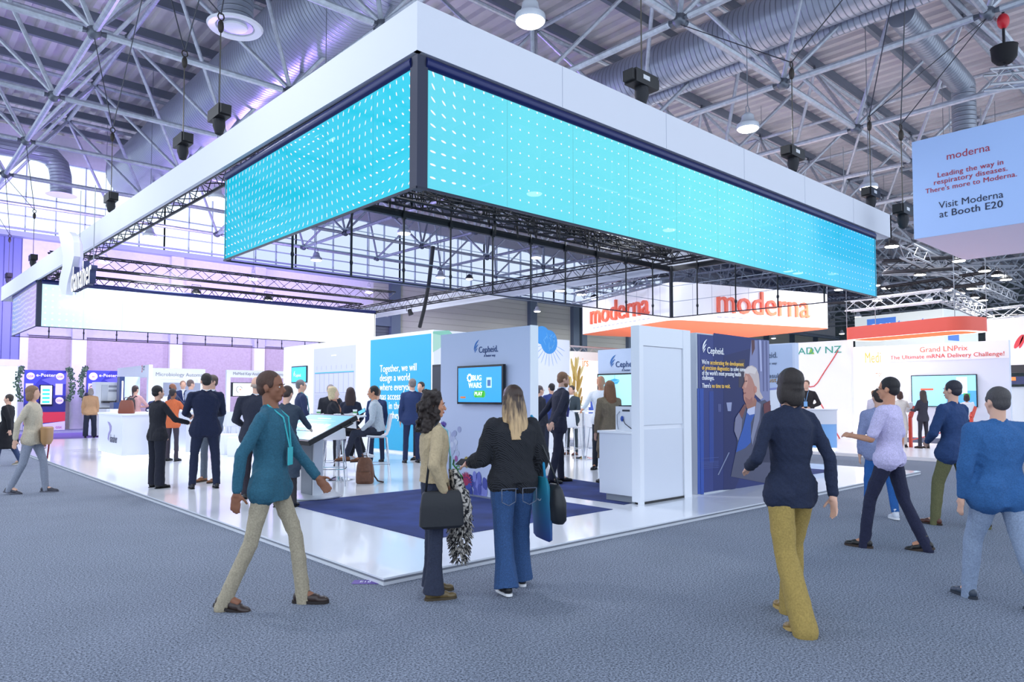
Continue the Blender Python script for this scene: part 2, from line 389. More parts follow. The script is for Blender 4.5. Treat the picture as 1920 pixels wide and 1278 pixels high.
for nm, mb in (('trim_3', lo), ('trim_4', dg_), ('trim_5', upc), ('trim_6', nd)): struct(mb.build(nm, smooth='auto'))
# ducts
dm = duct_mat('spiral_duct', 'aab2c2', .16, 1); dmz = duct_mat('spiral_duct_z', 'a4abb8', .14, 2); dmx = duct_mat('spiral_duct_x', 'a4abb8', .14, 0)
o = MB(dm).tube([(5.9, -7, 12.0), (5.9, 31.8, 12.0)], 1.08, 32).build('air_duct', smooth='auto'); tag(o, 'thick spiral steel air duct crossing the upper left of the ceiling', 'duct', 'large ceiling ducts')
o = MB(dm).tube([(15.35, -7, 12.0), (15.35, 33.9, 12.0)], .7, 32).build('air_duct', smooth='auto'); tag(o, 'thick spiral steel air duct above the right fascia', 'duct', 'large ceiling ducts')
o = MB(dm).tube([(16.3, -7, 11.6), (16.3, 33.9, 11.6)], .22, 20).build('air_duct', smooth='auto'); tag(o, 'slim pale duct running under the right thick duct', 'duct')
q = P(1690, 28, 11.6); q2 = P(1806, 160, 11.2)
br = thing('branch_duct', 'branch air duct that bends down above the blue hanging banner', 'duct', q2)
MB(dmx).tube([q, q2], .33, 20).build('duct_run', br, smooth='auto'); e = Vector((q2.x, q2.y, 9.6))
MB(dmz).tube([q2, e], .33, 20).build('drop_pipe', br, smooth='auto'); MB(white).lathe([(.34, .1), (.5, 0), (.48, -.06), (.3, -.04)], e, 24).build('diffuser', br, smooth='auto')
q = P(441, 50, 10.6)
br = thing('branch_duct', 'round drop duct with white ring diffuser beside the left thick duct', 'duct', q)
MB(dmz).tube([q, (q.x, q.y, 13.0)], .42, 24).build('drop_pipe', br, smooth='auto')
MB(white).lathe([(.43, .1), (.66, 0), (.62, -.05), (.46, -.02), (.44, .04)], q, 28).build('diffuser', br, smooth='auto')
MB(white).lathe([(.3, .0), (.28, -.04), (.02, -.05)], q, 24).build('diffuser_disc', br, smooth='auto')
q = PB(115, 366, 31); q1 = PB(115, 292, 31); q0 = PB(0, 277, 31)
br = thing('branch_duct', 'elbow duct turned down in front of the bright left windows', 'duct', q)
pts = [q0+Vector((-3, 0, 0)), q1+Vector((-.9, 0, .0)), q1+Vector((-.4, 0, -.12)), q1+Vector((-.1, 0, -.45)), q1+Vector((0, 0, -.9)), q]
MB(dmz).tube(pts, .42, 20).build('duct_run', br, smooth='auto')
MB(white).lathe([(.43, .08), (.6, 0), (.4, -.04)], q, 24).build('diffuser', br, smooth='auto')
q = PB(100, 372, 32.5)

# ------------------------------------------------------------------ pendant lamps
def lampmat(s): return M('fffaf2', .5, emit=s)
def make_lamp():
    t = thing('pendant_lamp', '', 'lamp', (0, 0, 7.5))
    z = Vector((0, 0, 7.5))
    MB(M('c9ced8', .4, .3)).lathe([(.24, 0), (.248, .03), (.24, .10), (.17, .15), (.14, .22), (.13, .3), (.06, .36)], z, 28).build('housing', t, smooth='auto')
    MB(lampmat(9)).lathe([(.232, .0), (.2, -.03), (.1, -.05), (.01, -.055)], z, 28).build('lens', t, smooth=True)
    MB(M('8a8f99', .4, .5)).tube([(-.07, 0, 7.84), (-.07, 0, 7.98), (0, 0, 8.04), (.07, 0, 7.98), (.07, 0, 7.84)], .012, 6).build('handle', t, smooth=True)
    MB(M('8a8f99', .4, .5)).tube([(0, 0, 8.02), (0, 0, 13.93)], .011, 5).build('rod', t)
    l = area('lamp_light', (0, 0, 7.42), .4, 105, (.93, .95, 1.0), (0, 0, 0)); l.parent = t; l.location = (0, 0, -.08)
    return t
lamps = []; L0 = make_lamp(); first = True
for i in range(-1, 10):
    for j in range(0, 5):
        a, b = 4.6+6.75*i, 3.1+6.87*j
        if a < 0 and b > 24: continue
        t = L0 if first else copy_tree(L0); first = False
        t.location = (a, b, 7.5)
        t['label'] = {(0, 0): 'lit round pendant lamp above the near right fascia, topmost in the picture', (1, 0): 'lit pendant lamp above the middle of the right fascia', (2, 0): 'lit pendant lamp above the far right end of the fascia', (0, 1): 'pendant lamp seen glowing through the left blue screen', (1, 1): 'pendant lamp seen glowing low through the blue screen, left of middle', (2, 1): 'pendant lamp seen glowing low through the blue screen near its middle'}.get((i, j), 'lit round pendant lamp in the ceiling rows beyond the blue screens')
        t['group'] = 'pendant hall lamps'

# ------------------------------------------------------------------ platform
PW, PL = 12.14, 23.6
plat = thing('exhibition_platform', 'low white glossy floor platform of the exhibition stand', 'platform', (0, 0, 0))
pm = M('eceff7', .16, 0, 0, 3, 0, coat=.3)
wbox(MB(pm), 0, PW, .045, .06, 0, PL).build('deck', plat)
wbox(MB(M('8e929c', .4, .3)), .012, PW-.012, .022, .045, .012, PL-.012).build('shadow_gap', plat)
wbox(MB(M('dcdfe6', .3)), .0, PW, 0, .024, .0, PL).build('edge_trim', plat)
navy = NT('navy_carpet'); tc = navy.n('ShaderNodeTexCoord'); n1 = navy.n('ShaderNodeTexNoise', tc.outputs['Object']); n1.inputs['Scale'].default_value = 2.2; n1.inputs['Detail'].default_value = 6
r = navy.n('ShaderNodeValToRGB', n1.outputs['Fac']); r.color_ramp.elements[0].position = .3; r.color_ramp.elements[1].position = .75
r.color_ramp.elements[0].color = lin('1e2c5c'); r.color_ramp.elements[1].color = lin('2f4182'); navy.link(r.outputs['Color'], navy.b.inputs['Base Color']); navy.b.inputs['Roughness'].default_value = 1
def carpet(pts, label):
    mb = MB(navy.m); mb.poly([(p[0], p[1]) for p in pts], W3, .0605, .066); return tag(mb.build('carpet_inlay'), label, 'carpet', 'navy carpets')
c1 = P(803, 1012); c0 = P(535, 948); c2 = P(1150, 955); c3 = P(770, 909)
print('carpet corners', c1, c0, c2, c3)
carpet([(c1.x, c1.y), (c2.x, c1.y), (c2.x, 4.3), (c1.x, 4.3)], 'navy blue carpet on the platform below the game screen wall')
carpet([(4.45, 1.15), (5.8, 1.3), (6.2, 4.3), (4.45, 4.3)], 'navy carpet behind the white counter, where two visitors stand')
carpet([(8.3, 1.15), (11.0, 1.15), (11.0, 4.3), (8.3, 4.3)], 'dark navy carpet at the right, past the tall blue poster')
# slot marks in the platform floor, far left
sm = MB(M('5a5f6c', .6)); q = P(150, 848)
for k in range(4): sm.box(q.x-.1, q.x+.9, q.y-.1+k*.45, q.y-.08+k*.45, .0602, .0615)
tag(sm.build('floor_marking'), 'thin dark lines let into the white platform before the desk', 'floor marking')
# little purple floor sticker at the platform corner
q = P(687, 1091, 0); st = MB(M('5b3f9c', .5)); fr = Fr((q.x, q.y, .001), (math.sin(TH), -math.cos(TH), 0), (0, 0, 1))
st.box(-.11, .11, -.06, .06, 0, .002, fr); so = tag(st.build('floor_sticker', loc=q), 'small purple booth number sticker on the carpet at the platform corner', 'sticker')
text('E10', .06, fr, -.055, -.02, M('e8e6ff', .5), so, bold=.02)

# ------------------------------------------------------------------ hanging fabric fascia ring
Z0, Z1 = 4.72, 5.19
cor = [Vector((.60, .45, 0)), Vector((12.2, .45, 0)), Vector((12.2, 24.2, 0)), Vector((.17, 24.2, 0))]
ring = thing('fabric_fascia', 'white fabric fascia ring hung over the whole stand', 'canopy', (6, 12, Z0))
def fascia(a, b, name):
    mb = MB(fabric_white); d = (b-a).normalized(); nrm = Vector((d.y, -d.x, 0))
    i = a-nrm*.06; j = b-nrm*.06
    mb.hexa([a+Vector((0, 0, Z0)), b+Vector((0, 0, Z0)), j+Vector((0, 0, Z0)), i+Vector((0, 0, Z0)), a+Vector((0, 0, Z1)), b+Vector((0, 0, Z1)), j+Vector((0, 0, Z1)), i+Vector((0, 0, Z1))])
    mb.build(name, ring)
for k in range(4): fascia(cor[k], cor[(k+1) % 4], 'fabric_panel')
for k in range(1, 6): MB(M('b3b8c8', .8)).box(.6+k*1.95, .606+k*1.95, Z0+.005, Z1-.005, 0, .003, Fr((0, .45, 0), (1, 0, 0), (0, -1, 0))).build('seam', ring)
# black truss carrying the ring
tr_ = thing('lighting_truss', 'black box truss ring behind the white fabric fascia', 'truss', (6, 12, 5))
ins = .38; zt = 5.02
for a, b in (((.98, .85), (11.8, .85)), ((11.8, .85), (11.8, 23.8)), ((11.8, 23.8), (.6, 23.8)), ((.6, 23.8), (.98, .85))):
    truss(MB(truss_black), (a[0], a[1], zt), (b[0], b[1], zt), .29, .29, .025, .3).build('truss_run', tr_)

# ------------------------------------------------------------------ the two LED cube screens
def screen(parent, org, az, ln, z0, z1, mat, name='screen'):
    mb = MB(mat); mb.add([(0, 0, z0), (ln, 0, z0), (ln, 0, z1), (0, 0, z1), (0, .05, z0), (ln, .05, z0), (ln, .05, z1), (0, .05, z1)], [(0, 1, 2, 3)])
    o = mb.build(name); o.parent = parent; o.location = Vector((org[0], org[1], 0))-Vector(parent['_w']); o.rotation_euler = (0, 0, az); return o
def led_box(A0, A1, B0, B1, zb, zt, mats, label, rods=True, topz=4.7):
    t = thing('led_screen_box', label, 'screen', (A0, B0, zb))
    screen(t, (A0, B1), -math.pi/2, B1-B0-.12, zb, zt, mats[0], 'screen')       # left face
    screen(t, (A0+.12, B0), 0, A1-A0-.12, zb, zt, mats[1], 'screen')            # near face
    screen(t, (A1, B1), math.pi, A1-A0, zb, zt, mats[2], 'rear_screen')         # rear faces seen from inside
    screen(t, (A1, B0), math.pi/2, B1-B0, zb, zt, mats[2], 'rear_screen')
    pm_ = M('2a2f45', .45, .3)
    MB(pm_).hexa([(A0, B0, zb), (A0+.12, B0, zb), (A0+.12, B0+.12, zb), (A0, B0+.12, zb), (A0, B0, topz), (A0+.12, B0, topz), (A0+.12, B0+.12, topz), (A0, B0+.12, topz)]).build('corner_post', t)
    for x, y in ((A1, B1), (A0, B1), (A1, B0)): MB(truss_black).tube([(x-.04 if x == A1 else x+.04, y-.04 if y == B1 else y+.04, zb), (x-.04 if x == A1 else x+.04, y-.04 if y == B1 else y+.04, topz)], .045, 8).build('corner_post', t)
    rl = M('14205a', .3, .2)
    mb = MB(rl)      # rounded navy roller rail between the fascia and the screens
    mb.tube([(A0+.04, B0+.1, zt+.07), (A0+.04, B1, zt+.07)], .065, 12); mb.tube([(A0+.1, B0+.04, zt+.07), (A1, B0+.04, zt+.07)], .065, 12)
    mb.build('top_rail', t, smooth='auto')
    mb = MB(truss_black)
    for a, b in (((A0, B1), (A1, B1)), ((A1, B1), (A1, B0))): mb.bar((a[0], a[1], zt+.05), (b[0], b[1], zt+.05), .08, .12)
    mb.build('top_rail', t)
    mb = MB(M('23273a', .4, .4))
    for a, b in (((A0, B0), (A1, B0)), ((A0, B0), (A0, B1)), ((A0, B1), (A1, B1)), ((A1, B1), (A1, B0))): mb.bar((a[0], a[1], zb), (b[0], b[1], zb), .022)
    mb.build('bottom_rail', t)
    mb = MB(M('9aa2b4', .3, .6))
    for z in (zb+.38, zb+.76):
        mb.bar((A0, B1-.02, z), (A1, B1-.02, z), .012); mb.bar((A1-.02, B1, z), (A1-.02, B0, z), .012)
    mb.build('cross_wire', t)
    def rod(x, y):
        mb = MB(truss_black); mb.tube([(x, y, zb), (x, y, topz+.1)], .018, 6); mb.ball((x, y, zb+.22), (.03, .03, .05), 6); mb.box(x-.03, x+.03, y-.03, y+.03, zt-.05, zt+.06); mb.build('hanging_rod', t)
    k = A0+1.0
    while k < A1-.4: rod(k, B1-.05); k += 1.0
    k = B0+1.0
    while k < B1-.3: rod(A1-.05, k); k += 1.0
    return t
rm = rear_mat()
mL = led_mat('cyan_picture_left', '00c6ea', '08d4f2', .075, .115, .98, 12, .03, su=5)
mR = led_mat('cyan_picture_right', '55dcf2', '2cc0fa', .08, .125, .96, .8, .03, su=11, vcol=[(.45, '70f0f8'), (.75, '48d4fc')])
led_box(.62, 11.42, .47, 5.25, 3.44, 4.58, (mL, mR, rm), 'hanging LED box glowing cyan with white dots, nearest the camera')
mL2 = led_mat('lavender_waves', 'a9c4ff', 'd9c9ff', .1, .12, .92, 0, .05, su=4, wave=True, dcol='eef0ff')
mR2 = led_mat('white_dotted_picture', 'bfeeff', 'ffffff', .13, .17, 1.5, 0, .02, su=6)
led_box(.30, 11.0, 18.2, 22.6, 3.44, 4.62, (mL2, mR2, rm), 'far hanging LED box glowing nearly white, at the left rear')
# inner trusses of both boxes, with cable looms
def cubetruss(A0, A1, B0, B1, label, z=4.9):
    t = thing('lighting_truss', label, 'truss', (A0, B0, z))
    for a, b in (((A0, B0), (A1, B0)), ((A1, B0), (A1, B1)), ((A1, B1), (A0, B1)), ((A0, B1), (A0, B0))):
        truss(MB(truss_black), (a[0], a[1], z), (b[0], b[1], z), .32, .32, .026, .28, .011).build('truss_run', t)
    return t
cubetruss(1.25, 10.95, .95, 4.95, 'dense black truss square inside the near LED box')
cubetruss(.8, 10.6, 18.7, 22.2, 'black truss square above the far LED box', 4.85)
t = thing('lighting_truss', 'long black truss spanning above the far white screen', 'truss', (1, 17.8, 5.25))
truss(MB(truss_black), (.5, 17.9, 5.3), (11.6, 17.9, 5.3), .29, .34, .024, .4).build('truss_run', t)
random.seed(3)
lm = MB(M('101116', .6))
for k in range(75):
    x = random.uniform(1.3, 10.9); y = 4.95+random.uniform(-.2, .05); d = random.uniform(.12, .4); s = random.uniform(.02, .16)
    z = random.uniform(4.85, 5.1); lm.tube([(x, y, z), (x+s*.3, y-.03, z-d*.7), (x+s*.5, y-.04, z-d), (x+s*.8, y-.03, z-d*.6), (x+s, y, z+.02)], .014, 5)
for k in range(6):
    pts = [(1.2+j*.5, 4.8+.05*math.sin(j*1.7+k), 4.78+.03*k+.05*math.sin(j*2.1+k*2)) for j in range(20)]; lm.tube(pts, .014, 5)
o = lm.build('cable_loom', smooth=True); tag(o, 'tangle of black cables looped along the rear truss of the near LED box', 'cables', None, 'stuff')
# power snake from the truss down to the partition wall
q = P(812, 492, 4.75); q_ = PA(787, 617, 7.3)
o = MB(M('15161c', .6)).tube([q_+Vector((0, 0, .06)), q_+(q-q_)*.35+Vector((0, 0, -.05)), q_+(q-q_)*.7, q+Vector((0, 0, .4))], .05, 8).build('power_cable', smooth=True)
tag(o, 'thick black cable bundle slanting from the truss to the white wall', 'cable')

# ------------------------------------------------------------------ hanging brand sign on the far left of the fascia
sg = thing('hanging_sign', 'tall white blade emblem and lettering hung on the left fascia', 'sign', PA(140, 500, .0))
def pxA(pts, A, sx, ox, oy): return [(lambda p: (-(p.y), p.z))(PA(ox+x/sx, oy+y/sx, A)) for x, y in pts]
f0 = Fr((0, 0, 0), (0, -1, 0), (-1, 0, 0))
bl = [(545, 175), (565, 260), (585, 370), (580, 470), (558, 550), (550, 620), (575, 695), (612, 700), (625, 600), (660, 470), (682, 370), (680, 250), (665, 195), (640, 165), (580, 155)]
mb = MB(M('eceef6', .4, emit=.05)); mb.poly(pxA(bl, -.02, 4.565, 0, 400), f0, .0, .12); mb.build('emblem', sg)
lf = [(548, 180), (568, 260), (588, 370), (583, 470), (562, 550), (556, 620), (576, 690), (590, 600), (622, 480), (640, 370), (632, 260), (610, 190)]
mb = MB(M('cfc6ee', .4)); mb.poly(pxA(lf, -.15, 4.565, 0, 400), f0, .0, .01); mb.build('emblem_inlay', sg)
p0 = PA(144, 552, .0); p1 = PA(185, 536, .0)
tw = abs(p1.y-p0.y)/(3.75*.72)*1.02
text('danaher', .72, f0, -p0.y, p0.z+.03, M('39406a', .5), sg, ext=.05, w=.055, sx=tw, bold=.03)
text('danaher', .72, f0, -p0.y, p0.z+.03, M('ffffff', .4, emit=.35), sg, ext=.002, w=.11, sx=tw, bold=.03)
for px in (148, 175): q = PA(px, 505, .0); MB(grey).tube([q, q+Vector((0, 0, 1.6))], .008, 5).build('suspension_wire', sg)

# ------------------------------------------------------------------ chain hoists along the fascia
def hoist(p, label, az, zc=None):
    t = thing('chain_hoist', label, 'hoist', p, 'black chain hoists over the fascia'); p = Vector(p)
    f = Fr(p, (math.cos(az), math.sin(az), 0), (math.sin(az), -math.cos(az), 0))
    mb = MB(black); mb.box(-.24, .24, -.02, .16, -.1, .1, f); mb.box(-.30, -.22, .0, .14, -.08, .08, f); mb.box(.22, .3, .02, .15, -.07, .07, f); mb.build('motor_body', t)
    mb = MB(M('202229', .7)); mb.lathe([(.09, .0), (.1, -.12), (.06, -.25), (.02, -.27)], p, 10); mb.build('chain_bag', t, smooth='auto')
    MB(M('d5d7dc', .5)).box(-.09, .05, .05, .11, .1, .103, f).build('type_plate', t)
    top = Vector((p.x, p.y, zc or p.z+1.5))
    mb = MB(M('5b5750', .4, .7)); mb.tube([p+Vector((0, 0, .15)), top], .01, 5); mb.build('chain', t)
    mb = MB(M('3a3430', .5, .4)); mb.ball(top, (.05, .05, .11), 8); mb.tube([top+Vector((.05*math.cos(a), 0, .16+.06*math.sin(a))) for a in [x*math.pi/4 for x in range(9)]], .012, 6); mb.build('hook', t, smooth='auto')
    na = sorted(((x, y) for x in la for y in lb), key=lambda c: (c[0]-p.x)**2+(c[1]-p.y)**2)[:2]
    mb = MB(M('44464e', .4, .6))
    for x, y in na: mb.tube([top+Vector((0, 0, .2)), (x, y, ZL-.1)], .011, 5)
    mb.build('bridle_wire', t)
for (px, py), lb_ in zip(((411, 222), (343, 272), (208, 377), (62, 487), (16, 520)), ('largest, nearest the left side of the cyan screen', 'second from the screen corner on the left fascia', 'midway along the left fascia', 'just left of the white blade sign', 'at the far left picture edge')):
    hoist(PA(px, py, .95), 'black chain hoist on the left fascia, '+lb_, math.pi/2)
for (px, py), lb_ in zip(((1203, 162), (1487, 295), (1633, 369)), ('nearest the tall fascia corner', 'in the middle of its right half', 'near its right end')):
    hoist(PB(px, py, .85), 'black chain hoist on the right fascia, '+lb_, 0)
hoist(P(1693, 402, 4.9), 'black chain hoist between fascia end and blue banner', 0, 6.4)
# floodlights on the trusses
def flood(p, label, power=60, r=.14, target=None, col=(.9, .95, 1)):
    t = thing('floodlight', label, 'floodlight', p, 'white floodlights'); p = Vector(p)
    MB(black).lathe([(r+.02, .0), (r+.02, .05), (r*.6, .16), (.03, .2)], p, 16).build('housing', t, smooth='auto')
    MB(lampmat(22)).lathe([(r, .0), (r*.9, -.02), (.01, -.03)], p, 16).build('lens', t, smooth=True)
    MB(black).tube([p+Vector((-r, 0, .06)), p+Vector((-r, 0, .3)), p+Vector((r, 0, .3)), p+Vector((r, 0, .06))], .012, 5).build('bracket', t)
    if power: area('flood_light', p-Vector((0, 0, .06)), r*1.6, power, col, target or (p.x, p.y, 0), parent=t)
for (px, py, z), lb_ in zip(((368, 551, 4.9), (503, 563, 4.9), (898, 561, 5), (1072, 523, 6.0), (880, 523, 6.2)), ('left one of two on the far truss', 'right one of two on the far truss', 'hung above the grey screen wall', 'behind the near LED box', 'small one seen through the open LED box')):
    flood(P(px, py, z), 'bright white floodlight, '+lb_, 160)
def spot(p, label):
    t = thing('stage_spotlight', label, 'spotlight', p); p = Vector(p)
    MB(black).tube([p, p+Vector((.06, -.05, -.2))], [.07, .1], 12).build('lamp_body', t, smooth='auto'); MB(black).tube([p+Vector((-.11, 0, -.08)), p+Vector((-.11, 0, .14)), p+Vector((.11, 0, .14)), p+Vector((.11, 0, -.08))], .012, 5).build('yoke', t)
spot(P(767, 580, 4.7), 'small black spotlight hung under the rear truss, unlit')
spot(P(115, 515, 4.8), 'black spotlight behind the white blade sign')
# ------------------------------------------------------------------ stand walls and furniture
T = .06
fA0 = Fr((0, 0, 0), (0, -1, 0), (-1, 0, 0)); fB0 = Fr((0, 0, 0), (1, 0, 0), (0, -1, 0))
def fA(A): return Fr((A, 0, 0), (0, -1, 0), (-1, 0, 0))
def fB(B): return Fr((0, B, 0), (1, 0, 0), (0, -1, 0))
def ua(px, py, A): q = PA(px, py, A); return (-q.y, q.z)
def ub(px, py, B): q = PB(px, py, B); return (q.x, q.z)
def pa(pts, A, sc=1, ox=0, oy=0): return [ua(ox+x/sc, oy+y/sc, A) for x, y in pts]
def pb(pts, B, sc=1, ox=0, oy=0): return [ub(ox+x/sc, oy+y/sc, B) for x, y in pts]
wallm = M('eef0f7', .45)
def swoosh(mb, fr, u, v, s, mats):
    """the three-blade feather mark at the left of the wordmark"""
    for x0, y0, x1, y1, th in ((-.02, -.02, 1.02, 1.25, .26), (.05, -.26, .90, .66, .21), (.17, -.44, .70, .14, .15)):
        def bz(cx, cy, q): return (u+s*((1-q)**2*x0+2*q*(1-q)*cx+q*q*x1), v+s*((1-q)**2*y0+2*q*(1-q)*cy+q*q*y1))
        cx, cy = x0+.06, y0+(y1-y0)*.72
        pts = [bz(cx, cy, i/8) for i in range(9)]+[bz(cx+th*1.15, cy-th*1.25, i/8) for i in range(7, 0, -1)]
        mb.m(mats).poly(pts, fr, 0, .003)
def ceph(fr, u, v, s, c1, c2, parent, tag_=True, sx=1):
    mb = MB(c1); swoosh(mb, fr, u, v, s*.85, c1); mb.build('logo_mark', parent)
    text('Cepheid.', s, fr, u+s*.82*sx, v-s*.42, c2, parent, sx=.9*sx, bold=.008)
    if tag_: text('A better way', s*.36, fr, u+s*1.75*sx, v-s*.9, c2, parent, sx=sx)
navyt = M('17407e', .5); bluet = M('1c6fc0', .5); wt = M('ffffff', .5, emit=.25)

# long wall with teal panel
t = thing('partition_wall', 'long white stand wall with the teal slogan panel', 'wall panel', (7.14, 9.18, T))
wbox(MB(wallm), 7.14, 7.34, T, 3.15, 9.18, 17.6).build('panel', t)
wbox(MB(wallm), 7.34, 12.0, T, 3.15, 9.18, 9.36).build('return_panel', t)
p = pa([(695, 626), (808, 617), (808, 852), (695, 845)], 7.13); u0, u1 = p[0][0], p[1][0]
MB(M('2fa6d0', .5)).box(u0, u1, .12, 3.06, 0, .01, fA(7.14)).build('teal_panel', t)
sl = M('ffffff', .5, emit=.3); f = fA(7.125)
for i, s_ in enumerate(('Together, we will', 'design a world', 'where everyone', 'has access', 'in the', 'they')):
    v = ua(720, 697+17.3*i*1.0, 7.12)[1]
    text(s_, .27, f, ua(712, 700, 7.12)[0]+(0, 0, 0, 0, .45, .55)[i], v, sl, t, sx=.88, bold=.01)
# printed equipment elevation (grey)
eq = MB(M('c6c8dc', .6)); g0 = ua(588, 700, 7.13)[0]; g1 = ua(666, 700, 7.13)[0]
eq.box(g0, g1, .2, 2.98, 0, .006, fA(7.14)); ln = M('8f93b5', .6)
eq.m(ln)
for v in (2.2, 1.62): eq.box(g0+.08, g1-.08, v, v+.012, .006, .008, fA(7.14))
for k in range(9): x = g0+.1+(g1-g0-.2)*k/8; eq.box(x, x+.012, 1.62, 2.2, .006, .008, fA(7.14))
for k in range(8): x = g0+.2+(g1-g0-.4)*k/7; eq.box(x, x+.01, 2.32, 2.44, .006, .008, fA(7.14))
for k in range(20): eq.box(g0+.08, g1-.08, .7+k*.045, .708+k*.045, .006, .008, fA(7.14))
eq.m(M('23b5c9', .5)).box(g0+.08, g1-.08, 2.22, 2.245, .006, .01, fA(7.14)); eq.box(g0+.08, g1-.08, .62, .64, .006, .01, fA(7.14))
eq.m(wt).box((g0+g1)/2-.15, (g0+g1)/2+.15, 2.72, 2.75, .006, .009, fA(7.14))
eq.build('equipment_print', t)
a, b = ua(547, 716, 7.1), ua(574, 687, 7.1)
tv = thing('wall_screen', 'small teal logo screen at the left end of the long wall', 'screen', (7.05, -a[0], a[1]))
MB(gloss_black).box(a[0]-.03, b[0]+.03, a[1]-.03, b[1]+.03, .0, .04, fA(7.14)).build('bezel', tv)
MB(M('3fb9d6', .4, emit=.7)).box(a[0], b[0], a[1], b[1], .04, .045, fA(7.14)).build('display', tv)
ceph(fA(7.09), a[0]+.15, a[1]+.22, .13, wt, wt, tv, False)
# graphics on the end wall: germs printed large
g = MB(M('9ad6c4', .5))
f = fB(9.18)
for pts, c in (([(812, 621), (842, 619), (850, 627), (838, 640), (812, 652)], '8fd0b8'), ([(812, 625), (835, 630), (845, 640), (812, 660)], 'b9e2cd'), ([(838, 640), (852, 632), (856, 655), (845, 660), (836, 650)], '4f9fe0')):
    wk = globals().get('wk', 0)+.005; g.m(M(c, .6)).poly(pb(pts, 9.17), f, 0, wk)
c = ub(1030, 644, 9.17); g.m(M('3f97e0', .6)).ellp(c[0], c[1]+.05, .33, .34, f, .0, .006); g.ellp(c[0]-.28, c[1]+.22, .3, .26, f, 0, .008)
g.m(M('6fb6ee', .6)); rnd = random.Random(5)
for k in range(12): g.ellp(c[0]+rnd.uniform(-.2, .2), c[1]+rnd.uniform(-.15, .25), .1, .012, f, .008, .010, 10, rnd.uniform(0.6, 2.2))
for k in range(11):
    a = math.radians(200+14*k); g.m(M('8fb0ea', .6)).ellp(c[0]+.5*math.cos(a), c[1]+.05+.5*math.sin(a), .2, .008, f, .0, .003, 8, a)
g.m(M('e09bd8', .6)); q = ub(1056, 703, 9.17); g.ellp(q[0], q[1], .14, .1, f, 0, .005)
for k in range(46):
    x = rnd.uniform(1064, 1089); y = rnd.uniform(680, 790); q = ub(x, y, 9.17)
    ang = math.radians(90+(x-1080)*-2.2+rnd.uniform(-14, 14)); g.m(M(rnd.choice(('c9a04a', 'dab765', 'b38a3a', 'e6cd8c')), .6)).ellp(q[0], q[1], .24, .05, f, .001*(k % 5), .004+.001*(k % 5)+.0002*k, 14, ang)
for k in range(9): q = ub(rnd.uniform(1070, 1088), rnd.uniform(710, 780), 9.17); g.m(M('f2e6c4', .6)).ellp(q[0], q[1], .05, .04, f, .01, .014, 12)
g.build('germ_print', t)

# game screen wall
t = thing('partition_wall', 'pale blue wall panel with the game screen, behind the two women', 'wall panel', (3.47, 1.93, T))
wbox(MB(M('c4cbe6', .5)), 3.47, 3.60, T, 2.46, 1.93, 3.93).build('panel', t)
wbox(MB(white), 3.465, 3.605, T, 2.465, 1.915, 1.93).build('edge_trim', t)
wbox(MB(steel), 3.45, 3.62, T, T+.03, 1.93, 3.93).build('foot_rail', t)
f = fA(3.468); a = ua(888, 655, 3.46)
ceph(f, a[0], a[1]+.0, .13, bluet, navyt, t)
g = MB(M('5b6fb0', .6))
def gp(x, y): return ua(820+x/3.758, 620+y/3.758, 3.46)
def blob(x, y, rx, ry, col, w=0, rot=0, n=20): c = gp(x, y); g.m(M(col, .6)).ellp(c[0], c[1], rx, ry, f, w, w+.002, n, rot)
for k in range(60): blob(rnd.uniform(70, 235), 1140-rnd.random()**1.5*110, .07, .05, rnd.choice(('33428f', '414fa6', '5a5fb8', '2f3a80')), .0002*k)
for k in range(20):
    a = k*2*math.pi/20; c = gp(202, 1060); g.m(M(rnd.choice(('b0345a', 'c94a6c', '96305c')), .6)).ellp(c[0]+.07*math.cos(a), c[1]+.07*math.sin(a), .075, .014, f, .008, .011, 8, a)
blob(202, 1060, .07, .06, 'a8325a', .011)
for k in range(30): blob(rnd.uniform(255, 345), 1155-rnd.random()**1.5*130, .04, .08, rnd.choice(('6a70c0', '8488d0', '5058a8')), .0003*k)
for k in range(50): blob(90+rnd.gauss(0, 20), 800+rnd.gauss(0, 42), .045, .045, rnd.choice(('b9bdd8', 'cdd0e4', 'a4a8cc')), .0001*k)
for k in range(7): c = gp(40, 690); a = math.radians(50+14*k); g.m(M('6248a8', .6)).ellp(c[0]+.06*math.cos(a), c[1]+.06*math.sin(a), .06, .011, f, .004, .006, 8, a)
blob(131, 900, .035, .045, 'a5609c', .004)
for k in range(18): c = gp(205, 925); a = k*2*math.pi/18; g.m(M('a8903a', .6)).ellp(c[0]+.05*math.cos(a), c[1]+.06*math.sin(a), .03, .008, f, .003, .005, 6, a)
blob(205, 925, .06, .07, 'b09a48', .005)
cl = [(118, 910), (112, 940), (135, 970), (150, 1000), (178, 1030), (180, 1050), (150, 1060)]
for (x0, y0), (x1, y1) in zip(cl, cl[1:]):
    for q in range(5): blob(x0+(x1-x0)*q/5, y0+(y1-y0)*q/5, .014, .014, '3f8f3c', .012)
for a in range(12): blob(148+12*math.cos(a/2), 962+12*math.sin(a/2), .009, .009, '3f8f3c', .012)
g.build('germ_print', t)
tvA = 3.38; a = ua(857, 757, tvA); b = ua(943, 682, tvA)
tv = thing('wall_screen', 'black-framed wall screen showing the BUG WARS game', 'screen', (tvA, -a[0], a[1]))
MB(gloss_black).box(a[0], b[0], a[1], b[1], .0, .05, fA(3.43)).build('bezel', tv); MB(black).box(a[0]+.2, b[0]-.2, a[1]+.15, b[1]-.15, -.04, .0, fA(3.43)).build('wall_bracket', tv)
MB(M('2f97e8', .3, emit=.8)).box(a[0]+.03, b[0]-.03, a[1]+.03, b[1]-.03, .05, .052, fA(3.43)).build('display', tv)
f = fA(3.377); em = M('ffffff', .5, emit=.9); W_, H_ = b[0]-a[0], b[1]-a[1]
